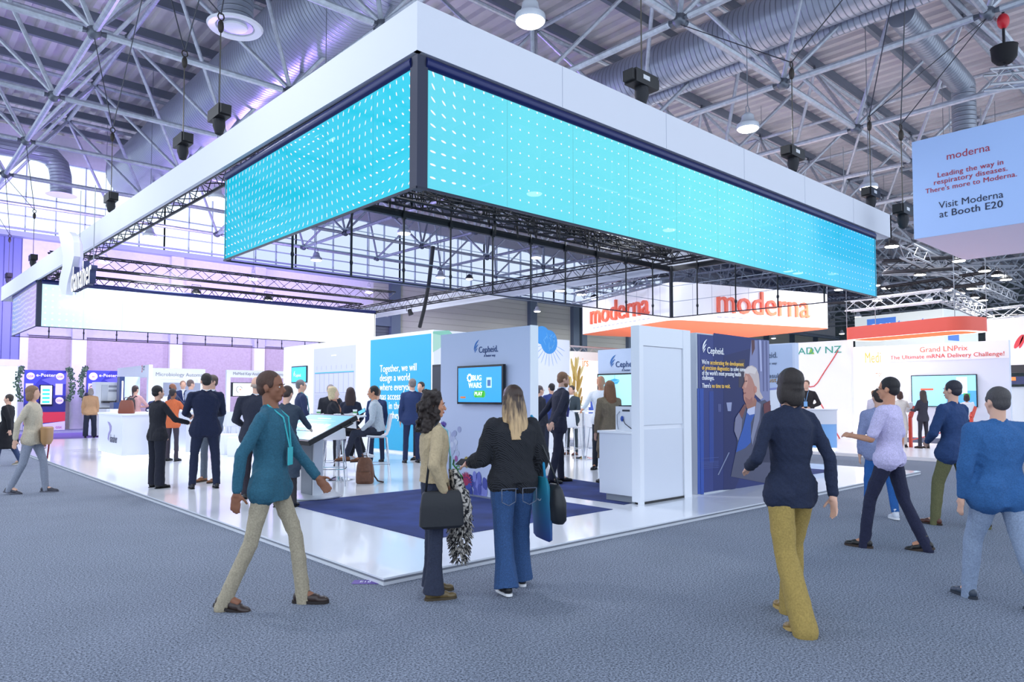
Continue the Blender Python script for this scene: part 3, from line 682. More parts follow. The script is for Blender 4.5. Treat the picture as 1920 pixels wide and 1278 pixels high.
text('BUG', .11, f, a[0]+W_*.35, a[1]+H_*.61, em, tv, bold=.03, sx=.92); text('WARS', .11, f, a[0]+W_*.27, a[1]+H_*.42, em, tv, bold=.03, sx=.92)
g = MB(M('52b84c', .4, emit=.6)); g.ellp(a[0]+W_*.42, a[1]+H_*.26, .04, .05, f, -.001, .001); g.ellp(a[0]+W_*.60, a[1]+H_*.26, .04, .05, f, -.001, .001); g.box(a[0]+W_*.42, a[0]+W_*.60, a[1]+H_*.26-.05, a[1]+H_*.26+.05, -.001, .001, f); g.build('play_button', tv)
text('PLAY', .075, f, a[0]+W_*.405, a[1]+H_*.225, em, tv, bold=.02)
MB(M('d0793c', .4, emit=.5)).box(a[0]+W_*.08, a[0]+W_*.2, a[1]+H_*.15, a[1]+H_*.20, -.001, .001, f).build('rules_button', tv)
g = MB(em)
c = (a[0]+W_*.29, a[1]+H_*.68)
for k in range(10):
    r_ = k*math.pi/5; g.ellp(c[0]+.05*math.cos(r_), c[1]+.05*math.sin(r_), .014, .014, f, 0, .001, 8)
for k in range(24): r_ = k*math.pi/12; g.ellp(c[0]+.038*math.cos(r_), c[1]+.038*math.sin(r_), .006, .006, f, 0, .001, 6)
g.m(M('bfe0fa', .4, emit=.8)).box(a[0]+W_*.66, a[0]+W_*.77, a[1]+H_*.42, a[1]+H_*.68, 0, .001, f); g.m(M('5a7fb8', .4, emit=.3)).box(a[0]+W_*.68, a[0]+W_*.75, a[1]+H_*.46, a[1]+H_*.62, .001, .002, f)
g.build('screen_icons', tv)

# door unit with counter
t = thing('door_unit', 'white door unit with pilaster beside the counter', 'door', (4.59, .98, T))
fb = fB(.98)
wbox(MB(wallm), 4.59, 5.80, T+.03, 2.47, 1.02, 1.12).build('core_panel', t)
MB(wallm).box(4.59, 4.68, T, 2.47, -.04, .0, fb).build('pilaster', t)
MB(wallm).box(5.62, 5.80, T, 2.47, -.04, .0, fb).build('pilaster', t)
MB(wallm).box(4.68, 5.62, 2.2, 2.47, -.04, -.008, fb).build('header', t)
MB(M('e2e6f0', .3)).box(4.69, 5.61, 1.12, 2.19, -.05, -.022, fb).build('door_leaf', t); MB(M('dfe3ee', .3)).box(4.69, 5.61, T+.03, 1.06, -.05, -.022, fb).build('door_leaf', t)
MB(black).box(4.62, 5.78, T, T+.03, -.1, -.01, fb).build('plinth', t)
t = thing('counter', 'white cabinet counter attached to the door unit', 'counter', (4.6, 1.1, T))
wbox(MB(M('dde1eb', .3)), 4.60, 5.2, T+.10, 1.0, 1.12, 1.70).build('cabinet', t); wbox(MB(white), 4.58, 5.22, 1.0, 1.03, 1.12, 1.72).build('worktop', t); wbox(MB(grey), 4.65, 5.2, T, T+.10, 1.12, 1.62).build('plinth', t)
# device and laptop on the counter
q0 = 1.03
t = thing('instrument', 'white boxy diagnostic instrument with cables on the counter', 'instrument', (4.75, 1.3, q0))
wbox(MB(M('e8ebf2', .35)), 4.72, 5.05, q0, q0+.34, 1.15, 1.50).build('casing', t)
f = fA(4.72); g = MB(M('2a2d36', .5)); g.box(-1.38, -1.25, q0+.27, q0+.295, 0, .004, f); g.box(-1.175, -1.16, q0+.02, q0+.33, 0, .004, f); g.build('front_panel', t)
MB(M('8b909c', .5)).tube([f.p(-1.42, q0+.27, .01), f.p(-1.45, q0+.22, .03), f.p(-1.44, q0+.1, .04), f.p(-1.43, q0+.02, .03)], .007, 6).build('cable', t, smooth=True)
MB(M('1d2430', .5)).tube([f.p(-1.36, q0+.17, .02), f.p(-1.30, q0+.10, .04), f.p(-1.2, q0+.04, .04), f.p(-1.14, q0+.04, .03)], .006, 6).build('cable', t, smooth=True)
MB(M('2a4fa8', .4)).ball(f.p(-1.37, q0+.17, .02), (.02, .025, .04), 10).build('connector', t, smooth=True)
t = thing('laptop', 'open black laptop on top of the white instrument', 'laptop', (4.9, 1.3, q0+.34))
wbox(MB(black), 4.74, 5.0, q0+.34, q0+.355, 1.14, 1.46).build('keyboard_base', t)
MB(black).hexa([(4.78, 1.22, q0+.355), (5.02, 1.18, q0+.355), (5.02, 1.17, q0+.365), (4.78, 1.21, q0+.36), (4.80, 1.12, q0+.60), (5.04, 1.10, q0+.60), (5.04, 1.09, q0+.60), (4.80, 1.11, q0+.60)]).build('lid', t)
wbox(MB(M('e8eaf0', .5)), 4.776, 4.782, q0+.36, q0+.42, 1.18, 1.22).build('label_tag', t)

# big blue poster wall
t = thing('poster_wall', 'tall navy poster wall with the elderly woman and white slogan', 'poster', (6.02, 1.02, T))
wbox(MB(M('b9bfca', .4, .2)), 6.02, 8.18, T, 2.46, 1.025, 1.16).build('panel', t)
f = fB(1.02); g = MB(M('25347a', .5)); X0, X1 = 6.05, 8.18
g.box(X0, X1, T+.02, 2.44, -.004, 0, f)
def pp(pts): return pb(pts, 1.018, 3.757, 1290, 600)
def sh(pts, col, w): g.m(M(col, .55)).poly(pp(pts), f, w, w+.001)
sh([(180, 90), (572, 142), (585, 1155), (300, 1190), (180, 1200)], '1e2c6c', .0)
sh([(250, 250), (440, 200), (450, 900), (330, 1190), (250, 1195)], '17225c', .001)
sh([(66, 480), (110, 480), (112, 1225), (68, 1225)], '2b4ea6', .001); sh([(150, 500), (180, 500), (182, 1000), (152, 1000)], '24408f', .001)
sh([(445, 140), (570, 143), (575, 570), (520, 590), (480, 470), (430, 330)], '8487b0', .002)
sh([(446, 140), (468, 140), (470, 200), (450, 250)], '5a3440', .003)
for x in (490, 520, 545): sh([(x, 145), (x+12, 145), (x+16, 500), (x+8, 500)], '5c5f8c', .003)
sh([(500, 140), (512, 140), (520, 360), (508, 360)], 'b6b8dc', .004)
sh([(355, 280), (400, 275), (402, 470), (357, 475)], '3c3448', .002)
sh([(270, 580), (308, 578), (302, 640), (280, 640)], '9aa0c4', .003); sh([(210, 590), (232, 590), (232, 645), (212, 645)], '4a5288', .003)
sh([(395, 350), (420, 325), (450, 318), (478, 335), (497, 380), (503, 440), (505, 500), (528, 545), (510, 560), (488, 540), (470, 520), (440, 540), (420, 420), (392, 400)], 'cfbcb8', .005)
sh([(398, 350), (440, 322), (485, 345), (470, 380), (430, 370), (404, 390)], 'e2d4cf', .006)
sh([(402, 375), (394, 410), (398, 430), (384, 462), (377, 478), (388, 486), (386, 500), (392, 512), (388, 530), (392, 560), (405, 590), (432, 600), (455, 575), (470, 520), (468, 460), (450, 410), (430, 380)], 'bf8474', .007)
sh([(404, 384), (398, 420), (402, 440), (392, 470), (405, 480), (418, 440), (420, 400)], 'd39c88', .008)
sh([(399, 428), (412, 424), (414, 432), (402, 434)], '6b3a38', .009); sh([(388, 512), (404, 508), (406, 516), (390, 520)], '8c4a48', .009); sh([(400, 540), (430, 560), (450, 540), (455, 575), (432, 600), (405, 588)], 'a56a5e', .008)
sh([(462, 470), (472, 462), (482, 475), (480, 505), (468, 515), (462, 495)], 'c98370', .010)
sh([(405, 588), (470, 545), (500, 600), (470, 640), (430, 645), (410, 615)], 'a8705e', .0065)
sh([(405, 610), (360, 690), (322, 720), (322, 770), (345, 850), (335, 930), (300, 1100), (585, 1155), (582, 600), (540, 560), (480, 580), (470, 640), (430, 680)], '4d4f68', .005)
sh([(480, 570), (510, 590), (500, 700), (470, 800), (450, 880), (440, 820), (462, 700)], '85869f', .009)
for k in range(10): sh([(520+k*6, 610+k*4), (524+k*6, 610+k*4), (505+k*8, 1000), (500+k*8, 1000)], '3c3e58', .0092)
sh([(412, 640), (470, 620), (468, 660), (440, 720), (440, 860), (400, 900), (335, 930), (350, 860), (385, 760)], '2c58ac', .0095)
sh([(416, 625), (470, 605), (466, 660), (430, 668), (412, 650)], 'c9cbe4', .0105)
sh([(330, 690), (355, 650), (378, 700), (372, 780), (350, 850), (322, 780)], '7d7c98', .0105)
sh([(395, 590), (408, 600), (380, 690), (352, 660)], '7a4a48', .0095)
sh([(528, 590), (575, 565), (580, 760), (545, 720), (530, 640)], '6b3038', .0110)
sh([(285, 930), (292, 932), (215, 1090), (208, 1088)], '8088a8', .004)
for y in (972, 998, 1008, 1018, 1030, 1042): sh([(90, y), (215, y-8), (215, y-5), (90, y+3)], '4a5a9a', .003)
g.m(M('7f88a8', .4)).box(X0+.03, X0+.036, T+.02, 2.44, .0, .002, f)
g.build('printed_poster', t)
f = fB(1.012); a = ub(1317, 654, 1.012); wt2 = M('f4f5fb', .5, emit=.12); yt = M('f6c862', .5, emit=.1)
ceph(f, a[0], a[1], .145, wt2, wt2, t, False)
hh = .098; u0 = ub(1315.5, 680, 1.012)[0]
def line(y, parts):
    u = u0; v = ub(1315.5, y, 1.012)[1]
    for s_, mt, bd in parts:
        o = text(s_, hh, f, u, v, mt, t, sx=.80, bold=bd); u = max((o.matrix_world @ vv.co).x for vv in o.data.vertices)+Vector(o.parent['_w']).x*1+.02 if False else max(vv.co.x for vv in o.data.vertices)+t.location.x+.028
line(682.0, (("We're", wt2, 0), ('accelerating the development', yt, .016)))
line(692.5, (('of precision diagnostics', yt, .016), ('to solve some', wt2, 0)))
line(702.5, (("of the world's most pressing health", wt2, 0),)); line(711.5, (('challenges.', wt2, 0),))
line(726.5, (("There's", wt2, 0), ('no time to wait.', yt, .016)))

# pale poster wall past it
t = thing('poster_wall', 'pale blue poster wall with printed hand and phone, right of the navy poster', 'poster', (9.02, 1.0, T))
wbox(MB(M('d4dcf2', .5)), 9.02, 9.16, T, 2.46, .97, 2.95).build('panel', t); A6 = 9.01; f = fA(9.02); g = MB(M('bccae8', .5))
g.box(-2.9, -1.02, T+.02, 2.44, 0, .003, f)
def pq(pts): return pa(pts, A6, 3.757, 1290, 600)
def sg_(pts, col, w): g.m(M(col, .55)).poly(pq(pts), f, w, w+.001)
sg_([(560, 480), (655, 470), (652, 735), (560, 735)], '8f98d0', .004); sg_([(560, 495), (648, 487), (645, 672), (560, 676)], 'eef1fa', .006); sg_([(560, 676), (650, 672), (655, 735), (560, 735)], '2f6ad0', .006)
sg_([(655, 560), (668, 556), (682, 600), (708, 650), (720, 760), (728, 860), (725, 1000), (590, 1010), (585, 740), (655, 735), (650, 640)], '4a2e30', .005)
sg_([(655, 560), (668, 556), (675, 600), (660, 640)], 'c79a86', .007)
g.build('printed_poster', t); f = fA(9.01); gt = M('4c5a74', .5)
o = ua(1290+632/3.757, 670, 9.01); text('Cepheid.', .15, f, o[0], o[1], gt, t, align='RIGHT', sx=.9); text('A better way', .06, f, o[0]-.02, o[1]-.12, gt, t, align='RIGHT')
o = ua(1290+670/3.757, 600+405/3.757, 9.01); text('test results', .12, f, o[0], o[1], gt, t, align='RIGHT'); o = ua(1290+632/3.757, 600+436/3.757, 9.01); text('you trust.', .12, f, o[0], o[1], M('a8823c', .5), t, align='RIGHT', bold=.01)

# inner Cepheid wall with television
t = thing('partition_wall', 'light blue inner wall panel above the large television', 'wall panel', (8.0, 4.0, T))
wbox(MB(M('c9d6f0', .5)), 8.0, 8.14, T, 2.46, 3.2, 4.65).build('panel', t); a = ua(1143, 682, 7.98); ceph(fA(7.995), a[0], a[1], .17, bluet, navyt, t)
a, b = ua(1118, 811, 7.9), ua(1200, 698, 7.9)
tv = thing('television', 'large wall television with pale blue picture behind the trench coat visitor', 'television', (7.95, -a[0], a[1]))
MB(gloss_black).box(a[0], b[0], a[1], b[1], 0, .05, fA(7.99)).build('bezel', tv)
MB(M('a5e0ee', .3, emit=.75)).box(a[0]+.03, b[0]-.03, a[1]+.03, b[1]-.03, .05, .052, fA(7.99)).build('display', tv)
g = MB(M('4aa6d8', .4, emit=.5)); f = fA(7.935); c = ua(1152, 712, 7.93); g.poly([(c[0]-.11, c[1]), (c[0], c[1]-.04), (c[0]+.13, c[1]), (c[0], c[1]+.03)], f); g.poly([(c[0]-.11, c[1]-.01), (c[0]-.05, c[1]-.08), (c[0]+.07, c[1]-.08), (c[0]+.13, c[1]-.01), (c[0], c[1]-.045)], f, 0, .001); g.box(c[0]-.004, c[0]+.004, c[1]+.03, c[1]+.1, 0, .001, f); g.box(c[0]-.004, c[0]+.004, c[1]-.35, c[1]-.08, 0, .001, f); g.build('screen_graphic', tv)

# reception desk with underglow
t = thing('reception_desk', 'white reception desk with violet blade emblem and glowing base', 'desk', (1.25, 13.04, T))
dk = M('dfe2ef', .3)
wbox(MB(dk), 1.25, 2.3, T+.10, 1.08, 13.04, 15.25).build('desk_body', t); wbox(MB(white), 1.22, 2.33, 1.08, 1.12, 13.01, 15.28).build('desk_top', t)
wbox(MB(M('eaf4ff', .5, emit=5)), 1.32, 2.25, T, T+.10, 13.1, 15.2).build('light_plinth', t)
f = fA(1.245); lv = M('9a8fc8', .5); g = MB(lv)
g.poly(pa([(857, 553), (872, 560), (888, 590), (886, 625), (872, 660), (864, 707), (857, 690), (862, 650), (874, 620), (872, 590)], 1.24, 4.26, 0, 660), f); g.build('emblem', t)
a = ua(205.5, 828, 1.24); text('danaher', .27, f, a[0], a[1], M('4c5068', .5), t, sx=.75)
t = thing('counter', 'long white bar counter with glowing base behind the suited man', 'counter', (2.6, 14.2, T))
wbox(MB(dk), 2.75, 3.3, T+.08, 1.12, 13.4, 16.6).build('counter_body', t); wbox(MB(white), 2.72, 3.33, 1.12, 1.16, 13.37, 16.63).build('counter_top', t); wbox(MB(M('eaf4ff', .5, emit=5)), 2.8, 3.25, T, T+.08, 13.45, 16.55).build('light_plinth', t)
# white seat cubes and lounge table
def seat_cube(p, s, h, lab):
    o = MB(M('e9ecf6', .5)); r = s/2
    o.lathe([(r*.96, 0), (r, .02), (r, h-.03), (r*.94, h)], p, 6); o = o.build('seat_cube', loc=p, smooth='auto'); tag(o, lab, 'stool', 'white seat blocks')
seat_cube(P(425, 850), .62, .5, 'left white six-sided seat block by the bar'); seat_cube(P(449, 854), .6, .46, 'right white six-sided seat block by the bar')
seat_cube(P(432, 832), 1.0, .62, 'low white lounge block behind the two seat blocks')
def tub_chair(p, az, lab):
    t = thing('tub_chair', lab, 'chair', p, 'white tub chairs'); m_ = M('e3e6f2', .5); p = Vector(p)
    g = MB(m_); n = 18; pts = [p+Vector((.27*math.cos(az+math.radians(-110+220*i/(n-1))), .27*math.sin(az+math.radians(-110+220*i/(n-1))), 0)) for i in range(n)]
    for q0, q1 in zip(pts, pts[1:]):
        d0 = (q0-p)*.12; d1 = (q1-p)*.12; z0, z1 = Vector((0, 0, .62)), Vector((0, 0, 1.02)); g.hexa([q0+z0, q1+z0, q1+d1+z0, q0+d0+z0, q0+z1+d0, q1+z1+d1, q1+d1*2+z1, q0+d0*2+z1])
    g.build('backrest', t, smooth='auto'); MB(m_).lathe([(.24, .60), (.26, .62), (.26, .66), (.22, .68)], p, 18).build('seat', t, smooth='auto')
    for k in range(4): a_ = math.pi/4+k*math.pi/2; MB(chrome).tube([p+Vector((.17*math.cos(a_), .17*math.sin(a_), .61)), p+Vector((.24*math.cos(a_), .24*math.sin(a_), 0))], .011, 6).build('leg', t)
tub_chair(P(415, 838), -2.3, 'white tub stool just right of the navy-suited man'); tub_chair(P(437, 838), -2.0, 'white tub stool left of the bald man')
tub_chair(P(266, 835), -2.2, 'white tub stool behind the reception desk')

# touchscreen kiosk
t = thing('touchscreen_kiosk', 'large tilted touchscreen table on a brushed steel stem', 'kiosk', (1.72, 4.72, T))
c = Vector((1.72, 4.72, T)); g = MB(M('c9cdd6', .3, .5)); g.lathe([(.46, .0), (.5, .015), (.5, .03), (.46, .04)], c, 32, sx=.85, sy=1.0); g.build('base', t, smooth='auto')
wbox(MB(M('80868f', .35, .7)), 1.66, 1.80, T+.04, 1.0, 4.56, 4.90).build('stem', t); wbox(MB(M('c8ccd4', .4, .3)), 1.67, 1.81, T+.04, 1.0, 4.52, 4.56).build('stem_side', t)
a_, b_ = Vector((1.36, 0, .90)), Vector((2.10, 0, 1.24)); d = (b_-a_).normalized(); nn = Vector((-d.z, 0, d.x)); f = Fr((a_.x, 5.49, a_.z), (0, -1, 0), nn)
MB(black).box(0, 1.40, 0, .815, -.07, 0, f).build('screen_housing', t)
g = MB(M('78b9da', .12, emit=.55)); g.box(.03, 1.37, .04, .78, 0, .003, f); g.build('display', t)
g = MB(M('c4e2f2', .2, emit=.6)); rnd = random.Random(8)
for k in range(5): g.box(.2+k*.21, .36+k*.21, .36, .50, .003, .0035, f)
for k in range(5): g.box(.2+k*.21, .34+k*.21, .28, .29, .003, .0035, f)
g.box(.5, .9, .66, .68, .003, .0035, f); g.box(.25, 1.15, .6, .605, .003, .0035, f); g.build('screen_content', t)
for u in (1.40, 0): g = MB(black); s_ = 1 if u else -1; g.tube([f.p(u, .70, -.04), f.p(u+.07*s_, .68, -.06), f.p(u+.07*s_, .55, -.06), f.p(u, .53, -.04)], .012, 6); g.build('handle', t, smooth=True)
wbox(MB(black), 1.60, 1.86, .95, 1.02, 4.5, 4.95).build('mount', t)

# high tables and bar stools
def high_table(p, r, lab, h=1.09):
    t = thing('high_table', lab, 'table', p, 'round high tables'); p = Vector(p)
    MB(M('eff1f7', .3)).lathe([(r-.01, h), (r, h+.005), (r, h+.025), (r-.01, h+.03)], p, 40).build('tabletop', t, smooth='auto')
    MB(chrome).tube([p+Vector((0, 0, .03)), p+Vector((0, 0, h))], .035, 16).build('pole', t, smooth='auto'); MB(chrome).lathe([(.27, 0), (.275, .008), (.12, .03), (.04, .06)], p, 32).build('base_disc', t, smooth='auto')
    return t
def stool(p, az, lab):
    t = thing('bar_stool', lab, 'bar stool', p, 'white shell bar stools'); p = Vector(p); sm_ = M('f0f2f8', .35)
    X = Vector((math.cos(az), math.sin(az), 0)); Y = Vector((-math.sin(az), math.cos(az), 0)); Z = Vector((0, 0, 1))
    def q(x, y, z): return p+X*x+Y*y+Z*z     # x = forward of the sitter
    rows = [(.21, .745, .17, 0), (.19, .765, .2, .01), (.05, .755, .215, .0), (-.1, .755, .215, .005), (-.17, .79, .21, .02), (-.2, .87, .205, .04), (-.22, .98, .2, .05), (-.24, 1.08, .185, .05), (-.245, 1.12, .14, .04)]
    g = MB(sm_); n = 9; vs = []
    for s_ in (0, 1):
        for x, z, w_, c_ in rows:
            for k in range(n): v = -1+2*k/(n-1); e = c_*v*v; vs.append(q(x+e*.9-(.012*s_ if z > .8 else 0), w_*v, z+e*.2+(abs(v)**3)*.015-(.014*s_ if z <= .8 else 0)))
    R_ = len(rows); fs = []
    for s_ in (0, 1):
        o_ = s_*R_*n
        for i in range(R_-1):
            for k in range(n-1): fc = (o_+i*n+k, o_+i*n+k+1, o_+(i+1)*n+k+1, o_+(i+1)*n+k); fs.append(fc if s_ else fc[::-1])
    N = R_*n
    for i in range(R_-1): fs += [(i*n, (i+1)*n, N+(i+1)*n, N+i*n), (i*n+n-1, N+i*n+n-1, N+(i+1)*n+n-1, (i+1)*n+n-1)]
    for k in range(n-1): fs += [(k, N+k, N+k+1, k+1), ((R_-1)*n+k, (R_-1)*n+k+1, N+(R_-1)*n+k+1, N+(R_-1)*n+k)]
    g.add(vs, fs); g.build('seat_shell', t, smooth=True)
    for sx in (1, -1):
        for sy in (1, -1): MB(chrome).tube([q(.15*sx, .15*sy, .735), q(.21*sx, .21*sy, 0)], .0105, 8).build('leg', t, smooth='auto')
    g = MB(chrome); rr = [q(.195, .195, .27), q(.195, -.195, .27), q(-.195, -.195, .27), q(-.195, .195, .27)]
    for i in range(4): g.tube([rr[i], rr[(i+1) % 4]], .008, 6)
    g.build('footrest', t)
    g = MB(chrome)
    for sy in (1, -1): g.tube([q(.15, .15*sy, .735), q(-.15, .15*sy, .735)], .01, 6)
    g.build('seat_rail', t)
    return t
def bear(px, py, h, z=T):
    q = P(px, py, z); return q, math.atan2(q.y-CAM.y, q.x-CAM.x)+math.radians(h)
TB = Vector((3.05, 6.35, T)); high_table(TB, .48, 'round white high table behind the kiosk, with paper cups on it')
stool((2.62, 5.72, T), math.atan2(.63, .43), 'empty white bar stool right behind the touchscreen')
st2 = Vector((3.62, 5.98, T)); stool(st2, math.atan2(.4, -.75), 'white bar stool on which the man in the grey jacket sits')
stool(tuple(P(626, 893)), -.6, 'white bar stool on which the blond woman sits'); stool(tuple(P(656, 882)), .6, 'white bar stool on which the dark-haired woman sits')
def cup(p, lab):
    t = tag(MB(M('f3f4f4', .5)).lathe([(.028, 0), (.038, .1), (.041, .103), (.036, .1), (.026, .01)], p, 16).build('paper_cup', loc=p, smooth='auto'), lab, 'cup', 'paper cups')
    MB(M('4f9a5c', .5)).lathe([(.0335, .04), (.0362, .068)], p, 16).build('printed_band', t)
cup(TB+Vector((-.33, .1, 1.12)), 'white paper cup on the high table, left one'); cup(TB+Vector((.18, -.25, 1.12)), 'white paper cup on the high table, right one')
o = MB(M('eef0f4', .5)).box(-.06, .06, -.04, .04, 0, .03, Fr(TB+Vector((-.08, -.1, 1.12)), (.8, .6, 0), (0, 0, 1))).build('napkin_box', loc=TB+Vector((-.08, -.1, 1.12))); tag(o, 'small white napkin box between the two cups', 'box')
q = TB+Vector((.3, -.15, 1.12)); t = thing('tablet_stand', 'tilted tablet on a stand at the right edge of the high table', 'tablet', q)
f = Fr(q+Vector((0, 0, .02)), (.74, -.67, .55), Vector((-.5, -.5, .7))); MB(gloss_black).box(-.0, .15, -.05, .05, 0, .012, f).build('tablet', t); MB(M('5fb0e8', .3, emit=.6)).box(.01, .14, -.042, .042, .012, .013, f).build('display', t); MB(black).box(-.03, .1, -.05, .05, -.02, -.005, f).build('stand_foot', t)
# brown backpack
q = P(684, 906); t = thing('backpack', 'brown leather backpack standing on the floor by the stool', 'backpack', q); X = Rv; Yd = Vector((-Rv.y, Rv.x, 0))
def lofted(mb, fr, prof, n=20, pw=3.0):
    """prof: (v, half width u, half depth w, offset w)"""
    vs = []
    for v, a, b, o_ in prof:
        for k in range(n):
            t_ = 2*math.pi*k/n; c_, s_ = math.cos(t_), math.sin(t_); vs.append(fr.p(a*math.copysign(abs(c_)**(2/pw), c_), v, o_+b*math.copysign(abs(s_)**(2/pw), s_)))
    fs = [(i*n+k, i*n+(k+1) % n, (i+1)*n+(k+1) % n, (i+1)*n+k) for i in range(len(prof)-1) for k in range(n)]+[tuple(range(n))[::-1], tuple((len(prof)-1)*n+k for k in range(n))]
    return mb.add(vs, fs)
fr = Fr(q, X, -Yd.normalized() if (-Yd).dot(CAM-q) > 0 else Yd.normalized()); lb_ = M('6e4632', .4, 0, .3, 25, .2)
lofted(MB(lb_), fr, [(0, .13, .07, 0), (.02, .148, .08, 0), (.15, .15, .085, 0), (.3, .135, .075, -.005), (.39, .11, .06, -.01), (.43, .07, .04, -.015)]).build('bag_body', t, smooth='auto')
lofted(MB(lb_), fr, [(.04, .11, .02, .085), (.06, .12, .03, .085), (.18, .115, .03, .085), (.2, .1, .02, .08)]).build('front_pocket', t, smooth='auto')
for s_ in (1, -1): MB(M('3f271e', .5)).tube([fr.p(.06*s_, .4, -.07), fr.p(.1*s_, .3, -.13), fr.p(.13*s_, .12, -.12), fr.p((.2 if s_ > 0 else .13)*s_, .03, -.1), fr.p((.3 if s_ > 0 else .1)*s_, .015, -.06)], .014, 6).build('strap', t, smooth=True)
MB(M('3f271e', .5)).tube([fr.p(-.035, .42, -.02), fr.p(-.03, .46, -.02), fr.p(.03, .46, -.02), fr.p(.035, .42, -.02)], .009, 6).build('handle', t, smooth=True)
# loudspeaker on stand
q = PA(820, 718, 6.3); t = thing('loudspeaker', 'black loudspeaker on a pole beside the teal panel', 'loudspeaker', (q.x, q.y, T))
f = Fr((q.x, q.y, 0), (0, -1, 0), (-1, 0, 0)); lo_, hi = ua(822, 750, 6.3)[1], ua(822, 683, 6.3)[1]
MB(M('20222c', .5)).box(-.19, .22, lo_, hi, -.3, 0, f).build('cabinet', t); MB(M('3a3d4a', .7)).box(-.16, .19, lo_+.05, hi-.05, 0, .01, f).build('grille', t)
MB(black).tube([(q.x+.15, q.y, T), (q.x+.15, q.y, lo_)], .02, 8).build('pole', t); MB(black).lathe([(.25, 0), (.25, .02), (.03, .04)], (q.x+.15, q.y, T), 20).build('base', t)
# right group of stools and table
high_table((9.45, 6.35, T), .42, 'round white high table with a small plant, right of the man in a suit')
stool((8.83, 6.2, T), math.atan2(.2, .6), 'white bar stool behind the man leaning in, left one'); stool((9.3, 5.75, T), math.atan2(.6, .1), 'white bar stool next to the trench coat visitor, right one')
t = thing('potted_plant', 'small green and white plant on the far high table', 'plant', (9.35, 6.2, T+1.12)); q = Vector((9.35, 6.2, T+1.12)); MB(white).lathe([(.04, 0), (.06, .1)], q, 12).build('pot', t)
g = MB(M('6f9a3e', .7), M('e8efd0', .7)); rnd = random.Random(4)
for k in range(60): g.k = 0 if rnd.random() < .7 else 1; g.ball(q+Vector((rnd.gauss(0, .05), rnd.gauss(0, .05), .14+rnd.gauss(0, .05))), (.02, .014, .008), 6)
g.build('foliage', t)
o = thing('leaflet_holder', 'small blue leaflet stands on the white ledge behind the bald man', 'leaflets', P(1112, 790, 1.1))
q = PB(1113, 790, 9.0); 
for px, w_, h_ in ((1111, .13, .55), (1106, .07, .18), (1116, .07, .18)): x = PB(px, 795, 8.7); wbox(MB(M('4466c8', .5)), x.x-w_/2, x.x+w_/2, 1.03, 1.03+h_, 8.7, 8.72).build('leaflet', o)
wbox(MB(wallm), q.x-.6, q.x+1.2, T, 1.03, 8.5, 9.1).build('ledge', o)
# ------------------------------------------------------------------ people
def soft(mb, voxel, smooth=4, disp=0, seed=0, stretch=(1, 1, 1), fac=.5):
    """one continuous surface grown round the given volumes"""
    me = bpy.data.meshes.new('tmp'); me.from_pydata(mb.v, [], mb.f); o = bpy.data.objects.new('tmp', me); C.objects.link(o)
    r = o.modifiers.new('r', 'REMESH'); r.mode = 'VOXEL'; r.voxel_size = voxel
    s = o.modifiers.new('s', 'SMOOTH'); s.iterations = smooth; s.factor = fac
    dg = bpy.context.evaluated_depsgraph_get(); m2 = bpy.data.meshes.new_from_object(o.evaluated_get(dg))
    bpy.data.objects.remove(o); bpy.data.meshes.remove(me)
    if disp:
        n = len(m2.vertices); co = np.empty(n*3, 'f'); m2.vertices.foreach_get('co', co); co = co.reshape(-1, 3)
        nr = np.empty(n*3, 'f'); m2.vertices.foreach_get('normal', nr); nr = nr.reshape(-1, 3); rs = np.random.RandomState(seed); d = np.zeros(n)
        c2 = co*np.array(stretch)
        wp = np.stack([np.sin(c2[:, (i+1) % 3]*9+rs.rand()*6) for i in range(3)], 1)*.06
        for k in range(5):
            v = rs.randn(3); v /= np.linalg.norm(v); f_ = 22*(1.45**k); d += (1-np.abs(np.sin((c2+wp) @ v*f_+rs.rand()*6)))**1.5/(1+.5*k)-.35
        co += nr*(d*disp)[:, None]; m2.vertices.foreach_set('co', co.ravel())
    m2.polygons.foreach_set('use_smooth', [True]*len(m2.polygons)); m2.update()
    return m2
def link_mesh(me, name, mat, parent):
    me.name = name; me.materials.clear(); me.materials.append(mat); o = bpy.data.objects.new(name, me); C.objects.link(o); o.parent = parent; return o
def limb(mb, a, b, ra, rb, n=12):
    a, b = Vector(a), Vector(b); mb.tube([a, a+(b-a)*.33, a+(b-a)*.66, b], [ra, ra*.70+rb*.30, ra*.32+rb*.68, rb], n); mb.ball(a, ra, n); mb.ball(b, rb, n)
def loft(mb, rings, X, Y, n=18, pw=2.3):
    vs = []
    for c, rx, ry in rings:
        for k in range(n):
            t = 2*math.pi*k/n; c_, s_ = math.cos(t), math.sin(t)
            vs.append(Vector(c)+X*(rx*math.copysign(abs(c_)**(2/pw), c_))+Y*(ry*math.copysign(abs(s_)**(2/pw), s_)))
    fs = [(i*n+k, i*n+(k+1) % n, (i+1)*n+(k+1) % n, (i+1)*n+k) for i in range(len(rings)-1) for k in range(n)]
    fs += [tuple(range(n))[::-1], tuple((len(rings)-1)*n+k for k in range(n))]
    mb.add(vs, fs)
SKIN = {'l': 'e0b098', 'p': 'e8bfa9', 't': 'c98f70', 'b': '8a5a42', 'd': '5d3c30'}
